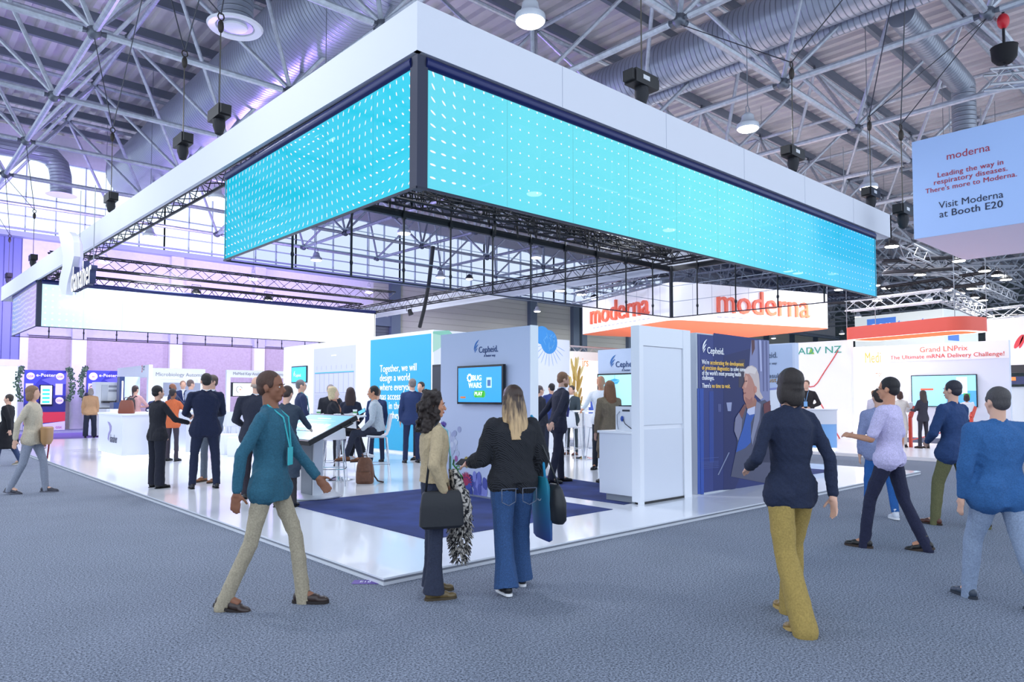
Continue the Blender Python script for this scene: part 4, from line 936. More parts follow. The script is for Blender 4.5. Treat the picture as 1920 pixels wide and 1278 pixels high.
ARMS = {   # upper arm: forward, outward; forearm: forward, inward   (degrees)
    'hang': (4, 9, 12, 2), 'hang2': (-6, 10, 4, 0), 'clasp': (14, 14, 62, 42), 'low': (8, 12, 35, 30), 'phone': (18, 12, 95, 28), 'phone2': (26, 12, 78, 20),
    'pocket': (-12, 22, 26, 26), 'out': (30, 20, 75, -5), 'swingf': (24, 10, 42, 8), 'swingb': (-24, 12, -6, 0), 'fold': (22, 12, 88, 70),
    'chin': (45, 20, 150, 50), 'table': (34, 18, 82, 34), 'back': (-22, 16, -38, 30), 'lap': (16, 14, 58, 30), 'reach': (48, 8, 70, 6), 'bent': (-6, 24, 72, 20), 'hip': (-4, 24, 66, 62)}
LEGS = {'stand': ((2, 0, 4), (-1, -2, 4)), 'wide': ((4, 0, 7), (-3, -5, 7)), 'walk': ((18, 5, 2), (-10, -24, 2)), 'walk2': ((-10, -24, 2), (18, 5, 2)), 'stride': ((21, 8, 2), (-12, -24, 2)),
        'sit': ((82, -8, 8), (78, -2, 8)), 'sitx': ((84, 18, 6), (80, -14, 3)), 'step': ((12, 2, 3), (-8, -14, 3)), 'step2': ((-8, -14, 3), (12, 2, 3))}
def person(px, py, top, h, label, floor=T, name='person', sex='m', skin='l', hair=('short', '2a2220'), jacket=('jacket', '1b2136'), pants=('pants', '1a1f30'), shoes='15151a', arms=('hang', 'hang'), legs='stand', lean=0, hp=(0, 0), fine=0, shirt=None, group=None, seat=None, pos=None, scale=None, face=None, lanyard=None, wide=1.0):
    p = Vector(pos) if pos is not None else P(px, py, floor)
    dist = (p-CAM).to_2d().length; dep = (p-CAM).dot(Vector((math.cos(TH), math.sin(TH), 0)))
    H = CAM.z+(744-top)*dep/FP-p.z if top else 1.75*(scale or 1)
    az = math.atan2(p.y-CAM.y, p.x-CAM.x)+math.radians(h)
    root = thing(name, label, 'person', p, group); root.rotation_euler = (0, 0, az-math.pi/2); root['_w'] = (0, 0, 0)
    fem = sex == 'f'; l = math.radians(lean); X = Vector((1, 0, 0)); up = Vector((0, math.sin(l), math.cos(l))); fw = Vector((0, math.cos(l), -math.sin(l)))
    vox = (.0060 if fine == 2 else .0085 if fine == 1 else .0125) if dist < 14 else .016
    # legs
    feet = []; pel = Vector((0, 0, 0)); hj = []
    for side, (tp, sp, ot) in zip((-1, 1), LEGS[legs]):
        hip = Vector((side*(.092 if not fem else .088), 0, 0)); tp, sp, ot = map(math.radians, (tp, sp, ot))
        d1 = Vector((side*math.sin(ot), math.sin(tp), -math.cos(tp))).normalized(); d2 = Vector((side*math.sin(ot)*.4, math.sin(sp), -math.cos(sp))).normalized()
        kn = hip+d1*.435; an = kn+d2*.425; hj.append([hip, kn, an, sp])
    low = min(j[2].z for j in hj)
    seated = legs.startswith('sit')
    pz = (seat+.13) if seated else -low+.085
    pel = Vector((0, 0, pz))
    if seated: pel.y = -.02
    for j in hj:
        for k in range(3): j[k] = j[k]+pel
    std = pz+.545+.14+.125 if not seated else None
    # with lean the head drops: measure it
    sh = pel+up*.49; nk = pel+up*.545
    hpitch, hyaw = math.radians(hp[0]), math.radians(hp[1])
    hz = Vector((0, math.sin(l*.5+hpitch), math.cos(l*.5+hpitch))); hy = Vector((0, math.cos(l*.5+hpitch), -math.sin(l*.5+hpitch))); hx = Vector((1, 0, 0))
    R_ = Matrix.Rotation(-hyaw, 3, hz); hy = R_ @ hy; hx = R_ @ hx
    hc = nk+up*.05+hz*.095
    topz = (hc+hz*.125).z
    s = H/topz
    if pos is not None and scale: s = scale
    root.scale = (s, s, s)
    def HP(x, y, z): return hc+hx*x+hy*y+hz*z
    sw = (.185 if not fem else .160)*wide; W = (1.0 if not fem else .88)*wide
    b = MB()
    # torso inside the clothes
    loft(b, [(pel-up*.06, .13*W, .085), (pel+up*.04, .145*W, .095), (pel+up*.16, .125*W, .085), (pel+up*.32, .15*W, .1), (pel+up*.44, .15*W, .085), (pel+up*.50, .09, .065), (pel+up*.54, .055, .055)], X, fw)
    limb(b, pel+up*.50, hc-hz*.05-hy*.015, .057 if not fem else .048, .054 if not fem else .046)
    ax = (hx, hy, hz)
    b.ball(HP(0, -.012, .03), (.075, .092, .088), 18, ax); b.ball(HP(0, .022, -.035), (.06, .06, .072), 16, ax); b.ball(HP(0, .050, -.082), (.036, .032, .026), 12, ax)
    b.ball(HP(0, .074, .018), (.042, .014, .012), 12, ax)
    b.tube([HP(0, .084, .008), HP(0, .094, -.012), HP(0, .104, -.030)], [.0075, .009, .012], 8); b.ball(HP(0, .1, -.032), .0125, 8); b.ball(HP(0, .080, -.058), (.022, .010, .009), 10, ax)
    for s_ in (-1, 1):
        b.ball(HP(s_*.076, -.008, -.012), (.010, .019, .031), 10, ax); b.ball(HP(s_*.036, .058, -.02), (.022, .02, .02), 10, ax)
    hands = []; sl = []
    for side, an_ in zip((-1, 1), arms):
        uf, uo, ff, fi = map(math.radians, ARMS[an_] if isinstance(an_, str) else an_)
        S_ = sh+X*(side*sw)-up*.025
        dn = -up
        d1 = (dn*math.cos(uf)*math.cos(uo)+fw*math.sin(uf)+X*side*math.sin(uo)).normalized()
        E_ = S_+d1*.295
        d2 = (Vector((0, 0, -1))*math.cos(ff)+(fw*math.cos(fi)-X*side*math.sin(fi))*math.sin(ff)).normalized()
        Wp = E_+d2*.255
        limb(b, S_, E_, .047*W, .037*W); limb(b, E_, Wp, .036*W, .025)
        # hand
        nrm = (X*side*-1); nrm = (nrm-d2*nrm.dot(d2)); nrm = nrm.normalized() if nrm.length > .3 else (up-d2*up.dot(d2)).normalized()
        if ff > 1.2: nrm = (Vector((0, 0, -1))+nrm*.7); nrm = (nrm-d2*nrm.dot(d2)).normalized()
        ac = d2.cross(nrm).normalized()
        if ac.dot(fw) < 0 and ff < 1.2: ac = -ac
        if ff >= 1.2 and ac.dot(X*side) > 0: ac = -ac          # thumb side points inward / forward
        b.tube([Wp-d2*.01, Wp+d2*.03], [.025, .028], 10); b.ball(Wp+d2*.048, (.040, .046, .016), 12, (ac, d2, nrm))
        curl = .32 if ff < 1.2 else .6
        for k, (o_, L_) in enumerate(((.030, .070), (.010, .080), (-.010, .074), (-.029, .058))):
            q = Wp+d2*.078+ac*o_; dd = (d2+ac*o_*1.6).normalized(); a_ = curl*(.6+.12*k)
            for m in range(3):
                q2 = q+dd*(L_*(.42, .32, .26)[m]); r0 = (.0095, .0088, .008)[m]; b.tube([q, q2], [r0, r0*.93], 8, True); b.ball(q2, r0*.93, 8); q = q2
                dd = (dd*math.cos(a_)+nrm*math.sin(a_)).normalized()
        q = Wp+d2*.025+ac*.030; dd = (d2*.75+ac*.75+nrm*.3).normalized()
        for m in range(2): q2 = q+dd*(.04, .032)[m]; b.tube([q, q2], [.0115, .0095], 8); b.ball(q2, .0095, 8); q = q2; dd = (dd+d2*.5+nrm*.25).normalized()
        hands.append((Wp, d2, nrm, ac)); sl.append((S_, E_, Wp))
    for hip, kn, an, sp in hj:
        limb(b, hip, kn, .075*W, .05); limb(b, kn, an, .048, .034); b.tube([an, an+Vector((0, .10, -.05))], [.03, .03], 8); b.ball(an-Vector((0, 0, .02)), .034, 8)
    body = link_mesh(soft(b, vox, 3), 'body', M(SKIN[skin], .55, 0, 0, 20, 0), root)
    # trousers / skirt
    pk, pc = pants[0], pants[1]; t = MB()
    pr = {'pants': (.092, .064, .058), 'slim': (.092, .070, .054), 'flare': (.096, .070, .098), 'flare2': (.115, .086, .112), 'wide': (.104, .088, .088), 'bare': (.09, .06, .05)}[pk]
    loft(t, [(pel-Vector((0, 0, .08)), .135*W, .10), (pel, .165*W, .115), (pel+up*.08, .155*W, .108), (pel+up*.15, .135*W, .098)], X, fw)
    for hip, kn, an, sp in hj:
        kx = 1.08 if fem else 1
        limb(t, hip+Vector((0, 0, -.01)), kn, pr[0]*W*kx, pr[1]*W)
        end = an+(an-kn).normalized()*(.035 if pk != 'slim' else .0)
        a_, r0, r1 = kn, pr[1]*W, pr[2]; t.tube([a_, a_+(end-a_)*.5, end], [r0, (r0+r1)/2 if 'flare' not in pk else r0*1.03, r1], 14); t.ball(a_, r0, 12)
        if legs in ('walk', 'walk2', 'stride'): limb(t, end, end+(end-kn).normalized()*.05, r1, r1)
    link_mesh(soft(t, vox*1.1, 5, .0042 if dist < 14 else .003, abs(hash(label)) % 99 if False else len(label)+int(px), (1, 1, .55)), 'trousers', cloth(pc) if len(pants) < 3 else pants[2], root)
    # shoes
    sole = shoes[1] if isinstance(shoes, tuple) else '101012'; sc = shoes[0] if isinstance(shoes, tuple) else shoes
    for hip, kn, an, sp in hj:
        pt = max(0, -sp-.2)*1.0; F_ = Vector((0, math.cos(pt), -math.sin(pt))); Z_ = Vector((0, math.sin(pt), math.cos(pt))); o_ = an-Z_*.085
        g = MB()
        for (y, z, rx, ry, rz) in ((-.03, .045, .036, .045, .045), (.02, .055, .034, .05, .05), (.08, .038, .040, .06, .036), (.145, .028, .041, .055, .027)): g.ball(o_+F_*y+Z_*z, (rx, ry, rz), 12, (X, F_, Z_))
        g.tube([o_+Z_*.05, o_+Z_*.1, o_+Z_*.145], [.042, .044, .046], 10)
        so = link_mesh(soft(g, max(.007, vox*.8), 3), 'shoe', M(sc, .35), root)
        g = MB(); fr = Fr(o_, X, Z_)
        if fr.y.dot(F_) < 0: fr.y = -fr.y
        pts = [(.032*math.cos(a), -.045+.035*math.sin(a)) for a in [math.pi+math.pi*i/8 for i in range(9)]]+[(.043, .08), (.044, .13), (.034, .175), (.012, .198), (-.012, .198), (-.034, .175), (-.044, .13), (-.043, .08)]
        g.poly(pts, fr, .0, .022 if isinstance(shoes, tuple) else .012); so2 = link_mesh(g.build('t').data.copy(), 'sole', M(sole, .6), root); so2.parent = so; bpy.data.objects.remove([o for o in C.objects if o.name.startswith('t') and o.parent is None and len(o.name) < 3 or o.name == 't'][0])
    # upper clothing
    jk, jc = jacket[0], jacket[1]; t = MB()
    hem = {'jacket': -.14, 'coat': -.52, 'tee': -.06, 'blouse': -.02, 'short': .03, 'cape': -.02}[jk]
    if seated: hem = -.02
    bulk = {'jacket': 1.0, 'coat': 1.08, 'tee': .96, 'blouse': .98, 'short': 1.08, 'cape': 1.22}[jk]*W
    dp = {'cape': 1.15}.get(jk, 1.0)
    rings = []
    if jk == 'coat' and not seated: rings += [(pel-Vector((0, 0, .52)), .21*bulk, .16), (pel-Vector((0, 0, .3)), .20*bulk, .15)]
    rings += [(pel+up*hem if seated or jk != 'coat' else pel-Vector((0, 0, .1)), .188*bulk, .128*dp), (pel+up*.06, .172*bulk, .122*dp), (pel+up*.17, .152*bulk, .112*dp), (pel+up*.33, .186*bulk, .128*dp), (pel+up*.42, .192*bulk, .122*dp), (pel+up*.475, .160*bulk, .100), (pel+up*.515, .095, .078), (pel+up*.54, .066, .064)]
    if fem and jk != 'cape': t.ball(pel+up*.34+fw*.075+X*.06, (.06, .05, .06), 12); t.ball(pel+up*.34+fw*.075-X*.06, (.06, .05, .06), 12)
    loft(t, rings, X, fw)
    if not seated and hem < 0:
        for hip, kn, an, sp in hj: limb(t, hip+Vector((0, 0, .02)), hip+(kn-hip)*max(.02, min(1, (-hem)/.435)-.18), .118*W, max(.132, pr[0]+.036)*W)
    for (S_, E_, Wp), a_ in zip(sl, arms):
        dd = (Wp-E_)
        if jk == 'tee': limb(t, S_, S_+(E_-S_)*.8, .070*W, .062*W)
        else:
            k_ = 1.5 if jk == 'cape' else 1.0
            limb(t, nk-up*.03+(S_-sh).normalized()*.05, S_+up*.012-(S_-sh).normalized()*.02, .045, .050*W); limb(t, S_, E_, .062*W*(1.3 if jk == 'cape' else 1), .055*W*k_); limb(t, E_, E_+dd*(.92 if jk != 'cape' else .72), .056*W*k_, .043*k_)
    if jk in ('jacket', 'coat', 'short'):
        for s_ in (-1, 1):      # collar / lapels
            t.tube([pel+up*.535-fw*.062+X*.02*s_, pel+up*.555-fw*.03+X*.062*s_, pel+up*.53+fw*.035+X*.062*s_, pel+up*.42+fw*.118+X*.045*s_], [.017, .017, .016, .012], 8)
    top = link_mesh(soft(t, vox*1.1, 4, .005 if dist < 14 else .0035, len(label)*7+int(px or 0), (1, 1, .8)), {'cape': 'knitted_top', 'tee': 't_shirt', 'blouse': 'top', 'coat': 'coat'}.get(jk, 'jacket'), jacket[2] if len(jacket) > 2 else cloth(jc), root)
    if shirt:
        g = MB(M(shirt, .7)); g.tube([pel+up*.545, pel+up*.572], [.064, .058], 16); f_ = pel+up*.33+fw*.128
        v = [pel+up*.55+fw*.052+X*.035, pel+up*.55+fw*.052-X*.035, pel+up*.25+fw*.134, pel+up*.40+fw*.137+X*.03, pel+up*.40+fw*.137-X*.03]
        g.add([q for q in v]+[q-fw*.02 for q in v], [(0, 1, 4, 2, 3), (5, 8, 7, 9, 6), (0, 5, 6, 1), (1, 6, 9, 4), (4, 9, 7, 2), (2, 7, 8, 3), (3, 8, 5, 0)]); link_mesh(g.build('zz').data.copy(), 'shirt', M(shirt, .7), root); bpy.data.objects.remove(bpy.data.objects['zz'])
    if lanyard:
        g = MB(); 
        for s_ in (-1, 1): g.tube([pel+up*.565-fw*.05, pel+up*.56+X*.064*s_, pel+up*.47+fw*.112+X*.05*s_, pel+up*.25+fw*.148+X*.01*s_], .006, 5)
        g.box(-.045, .045, -.13, .0, 0, .006, Fr(pel+up*.25+fw*.146, X*-1, fw)); o = g.build('zz'); link_mesh(o.data.copy(), 'lanyard', M(lanyard, .6), root); bpy.data.objects.remove(o)
    # hair
    hs, hcx = hair[0], hair[1]; hm = hair[2] if len(hair) > 2 else M(hcx, .55, 0, .6, 60, .35, stretch=(6, 6, .6)); rs = random.Random(len(label)); g = MB()
    if hs != 'bald':
        big = 1.0 if hs == 'short' else 1.06
        g.ball(HP(0, -.022, .042), (.082*big, .093*big, .087*big), 18, ax); g.ball(HP(0, -.048, -.005), (.070*big, .062*big, .068), 14, ax)
        for s_ in (-1, 1): g.ball(HP(s_*.068, .012, .022), (.014, .03, .035), 8, ax)
    else:
        g.ball(HP(0, -.045, -.012), (.074, .062, .045), 14, ax)
        for s_ in (-1, 1): g.ball(HP(s_*.070, -.01, .0), (.010, .028, .022), 8, ax)
    if hs == 'bob':
        for s_ in (-1, 1): g.ball(HP(s_*.070, -.015, -.045), (.026, .055, .085), 12, ax)
        g.ball(HP(0, -.06, -.06), (.078, .045, .085), 14, ax)
    if hs in ('long', 'curly', 'longer'):
        L = {'long': .22, 'curly': .20, 'longer': .32}[hs]
        loft(g, [(HP(0, -.05, .05), .080, .05), (HP(0, -.06, -.04), .092, .052), (HP(0, -.065, -.04-L*.5)-Vector((0, .01, 0)), .105, .045), (HP(0, -.07, -.04-L)-Vector((0, .015, 0)), .085, .03)], hx, hy)
        for s_ in (-1, 1): limb(g, HP(s_*.072, .005, .02), HP(s_*.088, -.01, -.12), .026, .03); limb(g, HP(s_*.088, -.01, -.12), HP(s_*.095, -.02, -.04-L*.85), .03, .018)
    if hs == 'curly':
        for k in range(150):
            a = rs.uniform(0, 2*math.pi); z = rs.uniform(-.24, .13); rr = .105+.03*(.13-z)*2; yy = math.sin(a)*rr*.95-.03
            if yy > .03 and z < .07: continue
            g.ball(HP(math.cos(a)*rr*(1 if z < .06 else .7), yy if z < .06 else yy*.7, z), rs.uniform(.016, .03), 7)
    if hs == 'pony': g.ball(HP(0, -.10, .03), .035, 10); limb(g, HP(0, -.115, .02), HP(0, -.115, -.2), .035, .018)
    if hs == 'bun': g.ball(HP(0, -.10, .05), .042, 10)
    link_mesh(soft(g, max(.007, vox*.85), 2, .0035 if hs not in ('bald', 'short') else .0015, 5, (1.6, 1.6, .12)), 'hair', hm, root)
    # face details where the face is seen
    if fine or (face and dist < 20):
        for s_ in (-1, 1):
            e = MB(M('f2efec', .3), M('2a1c16', .3)); e.ball(HP(s_*.030, .0745, .001), (.0115, .006, .0058), 10, ax); e.k = 1; e.ball(HP(s_*.030, .0778, .001), (.0056, .0045, .0055), 8, ax)
            o = e.build('eye'); o.parent = root
            e = MB(M(hcx, .8)); e.tube([HP(s_*.014, .087, .020), HP(s_*.030, .088, .025), HP(s_*.046, .076, .020)], .0032, 5); o = e.build('eyebrow'); o.parent = root
        e = MB(M({'l': 'b8705f', 'p': 'c07a6c', 't': '9c5546', 'b': '6a3a30', 'd': '4a2a24'}[skin] if not fem else 'b0463f', .45)); e.ball(HP(0, .087, -.057), (.021, .0065, .0045), 10, ax); e.ball(HP(0, .086, -.065), (.017, .0065, .005), 10, ax); o = e.build('mouth'); o.parent = root
    if face == 'glasses':
        e = MB(M('1a1a20', .3))
        for s_ in (-1, 1):
            e.tube([HP(s_*.032+.022*math.cos(a), .093, .0+.016*math.sin(a)) for a in [i*math.pi/6 for i in range(13)]], .0022, 5); e.tube([HP(s_*.054, .09, .004), HP(s_*.078, .0, .0)], .002, 5)
        e.tube([HP(-.01, .098, .004), HP(.01, .098, .004)], .002, 5); o = e.build('glasses'); o.parent = root
    if face == 'beard':
        e = MB(); e.ball(HP(0, .030, -.070), (.064, .060, .045), 14, ax); e.ball(HP(0, .062, -.085), (.036, .03, .026), 10, ax); link_mesh(soft(e, .008, 2), 'beard', M(hcx, .8), root)
    M_ = Matrix.Translation(p) @ Matrix.Rotation(az-math.pi/2, 4, 'Z') @ Matrix.Scale(s, 4)
    return root, M_, dict(hands=[[M_ @ a[0]]+[ (M_.to_3x3() @ v).normalized() for v in a[1:]] for a in hands], sh=M_ @ sh, pel=M_ @ pel, hc=M_ @ hc, X=(M_.to_3x3() @ X).normalized(), fw=(M_.to_3x3() @ fw).normalized(), s=s)
denim = M('30507e', .9, 0, .5, 140, .3)
# --- the two women in the foreground
tan_j = M('b5a281', .85, 0, .4, 60, .1)
r1, m1, i1 = person(812, 1116, 733, -78, 'woman with curly dark hair in a beige jacket, facing the one in jeans', floor=0, sex='f', skin='t', hair=('curly', '2a1f1c'), jacket=('short', 'b5a281', tan_j), pants=('flare', '2b3145'), shoes=('6b5a3a', '4a3e2a'), arms=('low', 'pocket'), legs='stand', fine=2, lanyard='8fd0dc', wide=1.12)
knit = NT('black_knit'); tc = knit.n('ShaderNodeTexCoord'); wv = knit.n('ShaderNodeTexWave', tc.outputs['Object'], bands_direction='DIAGONAL'); wv.inputs['Scale'].default_value = 38; wv.inputs['Distortion'].default_value = 1.2
knit.b.inputs['Roughness'].default_value = 1; rr = knit.n('ShaderNodeValToRGB', wv.outputs['Fac']); rr.color_ramp.elements[0].color = lin('17181d'); rr.color_ramp.elements[1].color = lin('34363d'); knit.link(rr.outputs[0], knit.b.inputs['Base Color'])
bp = knit.n('ShaderNodeBump'); bp.inputs['Strength'].default_value = .5; bp.inputs['Distance'].default_value = .006; knit.link(wv.outputs['Fac'], bp.inputs['Height']); knit.link(bp.outputs['Normal'], knit.b.inputs['Normal'])
hairg = NT('ombre_hair'); tc = hairg.n('ShaderNodeTexCoord'); mp = hairg.n('ShaderNodeMapping', tc.outputs['Object']); mp.inputs['Scale'].default_value = (28, 28, 3); nz = hairg.n('ShaderNodeTexNoise', mp.outputs[0]); nz.inputs['Scale'].default_value = 1.5
sp = hairg.n('ShaderNodeSeparateXYZ', tc.outputs['Object']); mr = hairg.n('ShaderNodeMapRange', sp.outputs[2]); mr.inputs[1].default_value = 1.72; mr.inputs[2].default_value = 1.40
sm_ = hairg.math('ADD', mr.outputs[0], hairg.math('MULTIPLY', hairg.math('SUBTRACT', nz.outputs['Fac'], .5), 1.5)); rr = hairg.n('ShaderNodeValToRGB', sm_); rr.color_ramp.elements[0].color = lin('3b2a22'); rr.color_ramp.elements[0].position = .3; rr.color_ramp.elements[1].color = lin('c9a87c'); hairg.link(rr.outputs[0], hairg.b.inputs['Base Color']); hairg.b.inputs['Roughness'].default_value = .45
r2, m2, i2 = person(961, 1104, 722, 22, 'woman in a loose black knitted top and blue jeans, seen from behind', floor=0, sex='f', skin='l', hair=('longer', '6a4e3a', hairg.m), jacket=('cape', '202127', knit.m), pants=('flare2', '30507e', denim), shoes=('1c1d22', 'f0f0f2'), arms=((12, 14, 76, -12), (-2, 18, 25, 10)), legs='step2', fine=2, hp=(8, -14), wide=1.12)
def add_part(mb, name, root, Mx, mat, smooth=True, inv=None):
    """part given in world space -> child of the scaled person"""
    Mi = Mx.inverted(); me = bpy.data.meshes.new(name); me.from_pydata([Mi @ Vector(v) for v in mb.v], [], mb.f)
    me.materials.append(mat); me.polygons.foreach_set('use_smooth', [smooth]*len(me.polygons)); o = bpy.data.objects.new(name, me); C.objects.link(o); o.parent = root; return o
# jeans pockets and a woven bracelet
X, F_ = i2['X'], i2['fw']; b_ = i2['pel']
for s_ in (-1, 1):
    g = MB(); c = b_+X*.085*s_-F_*.135+Vector((0, 0, -.115)); f = Fr(c, X, (-F_+X*s_*.35)); pts = [(-.058, .065), (.058, .065), (.056, -.04), (0, -.07), (-.056, -.04), (-.058, .065)]
    for (a, b2), (c2, d2) in zip(pts, pts[1:]): g.tube([f.p(a, b2, .004), f.p(c2, d2, .004)], .0032, 5)
    add_part(g, 'pocket_stitching', r2, m2, M('6c7488', .7))
W_, D_, N_, A_ = i2['hands'][0]
g = MB(); xx = D_.orthogonal().normalized(); yy = D_.cross(xx)
for o_ in (-.012, -.024): g.tube([W_+D_*o_+(xx*math.cos(a)+yy*math.sin(a))*.029 for a in [i*math.pi/6 for i in range(13)]], .004, 6)
add_part(g, 'bracelet', r2, m2, M('8c3a44', .6))
# phone in her hand
ph = W_+D_*.09+Vector((0, 0, .02)); f = Fr(ph, A_, Vector((0, 0, 1))); o = MB(gloss_black).box(-.035, .035, -.07, .07, 0, .009, f).build('smartphone', loc=ph); tag(o, 'dark smartphone in the hand of the woman in jeans', 'phone')
# teal tote bag and black bag on her right shoulder
S_ = i2['sh']+X*.15; hipp = S_+X*.10-F_*.0+Vector((0, 0, -.60))
t = thing('tote_bag', 'teal and blue tote bag on the shoulder of the woman in jeans', 'bag', hipp)
tg = NT('tote_cloth'); tc = tg.n('ShaderNodeTexCoord'); sp = tg.n('ShaderNodeSeparateXYZ', tc.outputs['Object']); mr = tg.n('ShaderNodeMapRange', sp.outputs[2]); mr.inputs[1].default_value = -.35; mr.inputs[2].default_value = .15
rr = tg.n('ShaderNodeValToRGB', mr.outputs[0]); rr.color_ramp.elements[0].color = lin('2c3f86'); rr.color_ramp.elements[1].color = lin('157d94'); tg.link(rr.outputs[0], tg.b.inputs['Base Color']); tg.b.inputs['Roughness'].default_value = .7
fr = Fr(hipp, F_, X); g = MB(tg.m)
lofted(g, fr, [(-.33, .13, .008, .01), (-.31, .17, .018, .01), (-.1, .17, .03, .005), (.1, .155, .03, -.01), (.17, .14, .014, -.02)], 24, 3).build('bag_body', t, smooth='auto')
g = MB(M('2f9fd0', .6))
for a in (-.07, .07): g.tube([fr.p(a, .15, -.0), fr.p(a*.7, .38, -.015), fr.p(a*.3, .58, -.04), fr.p(0, .655, -.09)], .011, 6)
g.build('strap', t, smooth=True); text('ID', .09, Fr(fr.p(0, 0, 0), -F_, X*-1), -.02, -.02, M('c9d2dc', .5), t, w=.03)
p = hipp+X*.06-F_*.14+Vector((0, 0, -.02)); t = thing('handbag', 'soft black leather handbag behind the teal tote bag', 'bag', p)
fr = Fr(p, F_, X); lofted(MB(M('1d2126', .45, 0, .3, 12)), fr, [(-.16, .10, .04, 0), (-.13, .13, .06, 0), (0, .12, .065, 0), (.1, .10, .045, -.01), (.14, .07, .02, -.01)], 22, 2.4).build('bag_body', t, smooth=True)
MB(M('1d2126', .45)).tube([fr.p(-.06, .12, 0), fr.p(.02, .32, -.05), fr.p(.10, .5, -.10), fr.p(.13, .6, -.16)], .008, 6).build('strap', t, smooth=True)
# black sling and fluffy scarf of the curly-haired woman
X, F_ = i1['X'], i1['fw']; p = i1['pel']+X*.19+F_*.02+Vector((0, 0, -.16))
t = thing('shoulder_bag', 'black shoulder bag at the hip of the woman in the beige jacket', 'bag', p); fr = Fr(p, F_, X)
lofted(MB(M('1c1f26', .6, 0, .3, 14)), fr, [(-.13, .14, .04, 0), (-.11, .165, .055, 0), (.02, .16, .055, 0), (.12, .145, .045, 0), (.14, .13, .03, 0)], 24, 4).build('bag_body', t, smooth='auto')
MB(M('1c1f26', .6)).tube([fr.p(-.12, .13, 0), fr.p(-.1, .38, .04), fr.p(-.05, .60, -.04), fr.p(.0, .66, -.1)], .009, 6).build('strap', t, smooth=True)
p = i1['pel']+F_*.22+X*.03+Vector((0, 0, -.22)); g = MB(); rnd = random.Random(6)
fz = NT('fluffy_scarf'); tc = fz.n('ShaderNodeTexCoord'); nz = fz.n('ShaderNodeTexNoise', tc.outputs['Object']); nz.inputs['Scale'].default_value = 38; nz.inputs['Detail'].default_value = 3; rr = fz.n('ShaderNodeValToRGB', nz.outputs['Fac']); rr.color_ramp.elements[0].position = .44; rr.color_ramp.elements[1].position = .58; rr.color_ramp.elements[0].color = lin('1b1c22'); rr.color_ramp.elements[1].color = lin('c9c2ba'); fz.link(rr.outputs[0], fz.b.inputs['Base Color']); fz.b.inputs['Roughness'].default_value = 1
lofted(g, Fr(p, X, F_), [(-.34, .05, .03, -.08), (-.25, .09, .05, -.05), (-.05, .10, .075, 0), (.1, .09, .07, -.02), (.2, .06, .04, -.06)], 20, 2.2)
for k in range(520):
    z = rnd.uniform(-.34, .2); a = rnd.uniform(0, 2*math.pi); r_ = .085*(1-abs(z+.08)/.45); q = p+X*math.cos(a)*r_*1.1+F_*(math.sin(a)*r_*.8-.02)+Vector((0, 0, z)); n_ = (X*math.cos(a)+F_*math.sin(a)+Vector((rnd.gauss(0, .5), rnd.gauss(0, .5), -.8))).normalized()
    g.tube([q, q+n_*.03, q+n_*.055+Vector((0, 0, -.012))], [.006, .005, .002], 4)
g.m(fz.m); o = g.build('scarf', loc=p, mat=fz.m, smooth=True); tag(o, 'fluffy black and white scarf hanging from the curly-haired woman', 'scarf')

# --- walkers on the carpet, left
person(12, 872, 738, 70, 'person in a long black coat at the left picture edge', floor=0, jacket=('coat', '14151c'), pants=('slim', '3a4a70'), shoes=('8a8070', 'd8d4cc'), legs='walk', arms=('swingb', 'swingf'), hair=('short', '3a2e28'), wide=1.15)
r3, m3, i3 = person(57, 924, 722, -112, 'walker in a pale beige jacket and grey jeans with a patterned bag', floor=0, sex='f', jacket=('jacket', 'c5b9a4'), pants=('slim', '8d93a3'), shoes=('3c3c46', '5a5a66'), legs='walk', arms=('hang', 'swingb'), hair=('bob', '8b6a50'), wide=1.05)
q = i3['pel']-i3['X']*.05+i3['fw']*.19+Vector((0, 0, -.02)); t = thing('shoulder_bag', 'tan and red patterned bag carried by the beige jacket walker', 'bag', q)
fr = Fr(q, i3['X'], i3['fw']); lofted(MB(M('b58a5c', .6)), fr, [(-.16, .14, .04, 0), (-.14, .16, .06, 0), (.06, .15, .055, 0), (.12, .12, .03, 0)], 22, 3).build('bag_body', t, smooth='auto'); MB(M('9a3540', .6)).tube([fr.p(-.12, .1, -.01), fr.p(-.11, .35, -.03), fr.p(-.08, .52, -.1)], .012, 6).build('strap', t, smooth=True)
person(503, 1137, 694, -112, 'walker in a teal jacket, beige trousers and dark ankle boots', floor=0, skin='b', jacket=('jacket', '2c5f74'), pants=('pants', 'a79c86'), shoes=('3a2d2a', '241c1a'), legs='stride', arms=('swingf', 'swingb'), hair=('short', '4a2e22'), fine=1, wide=.9, lanyard='39b8c0')
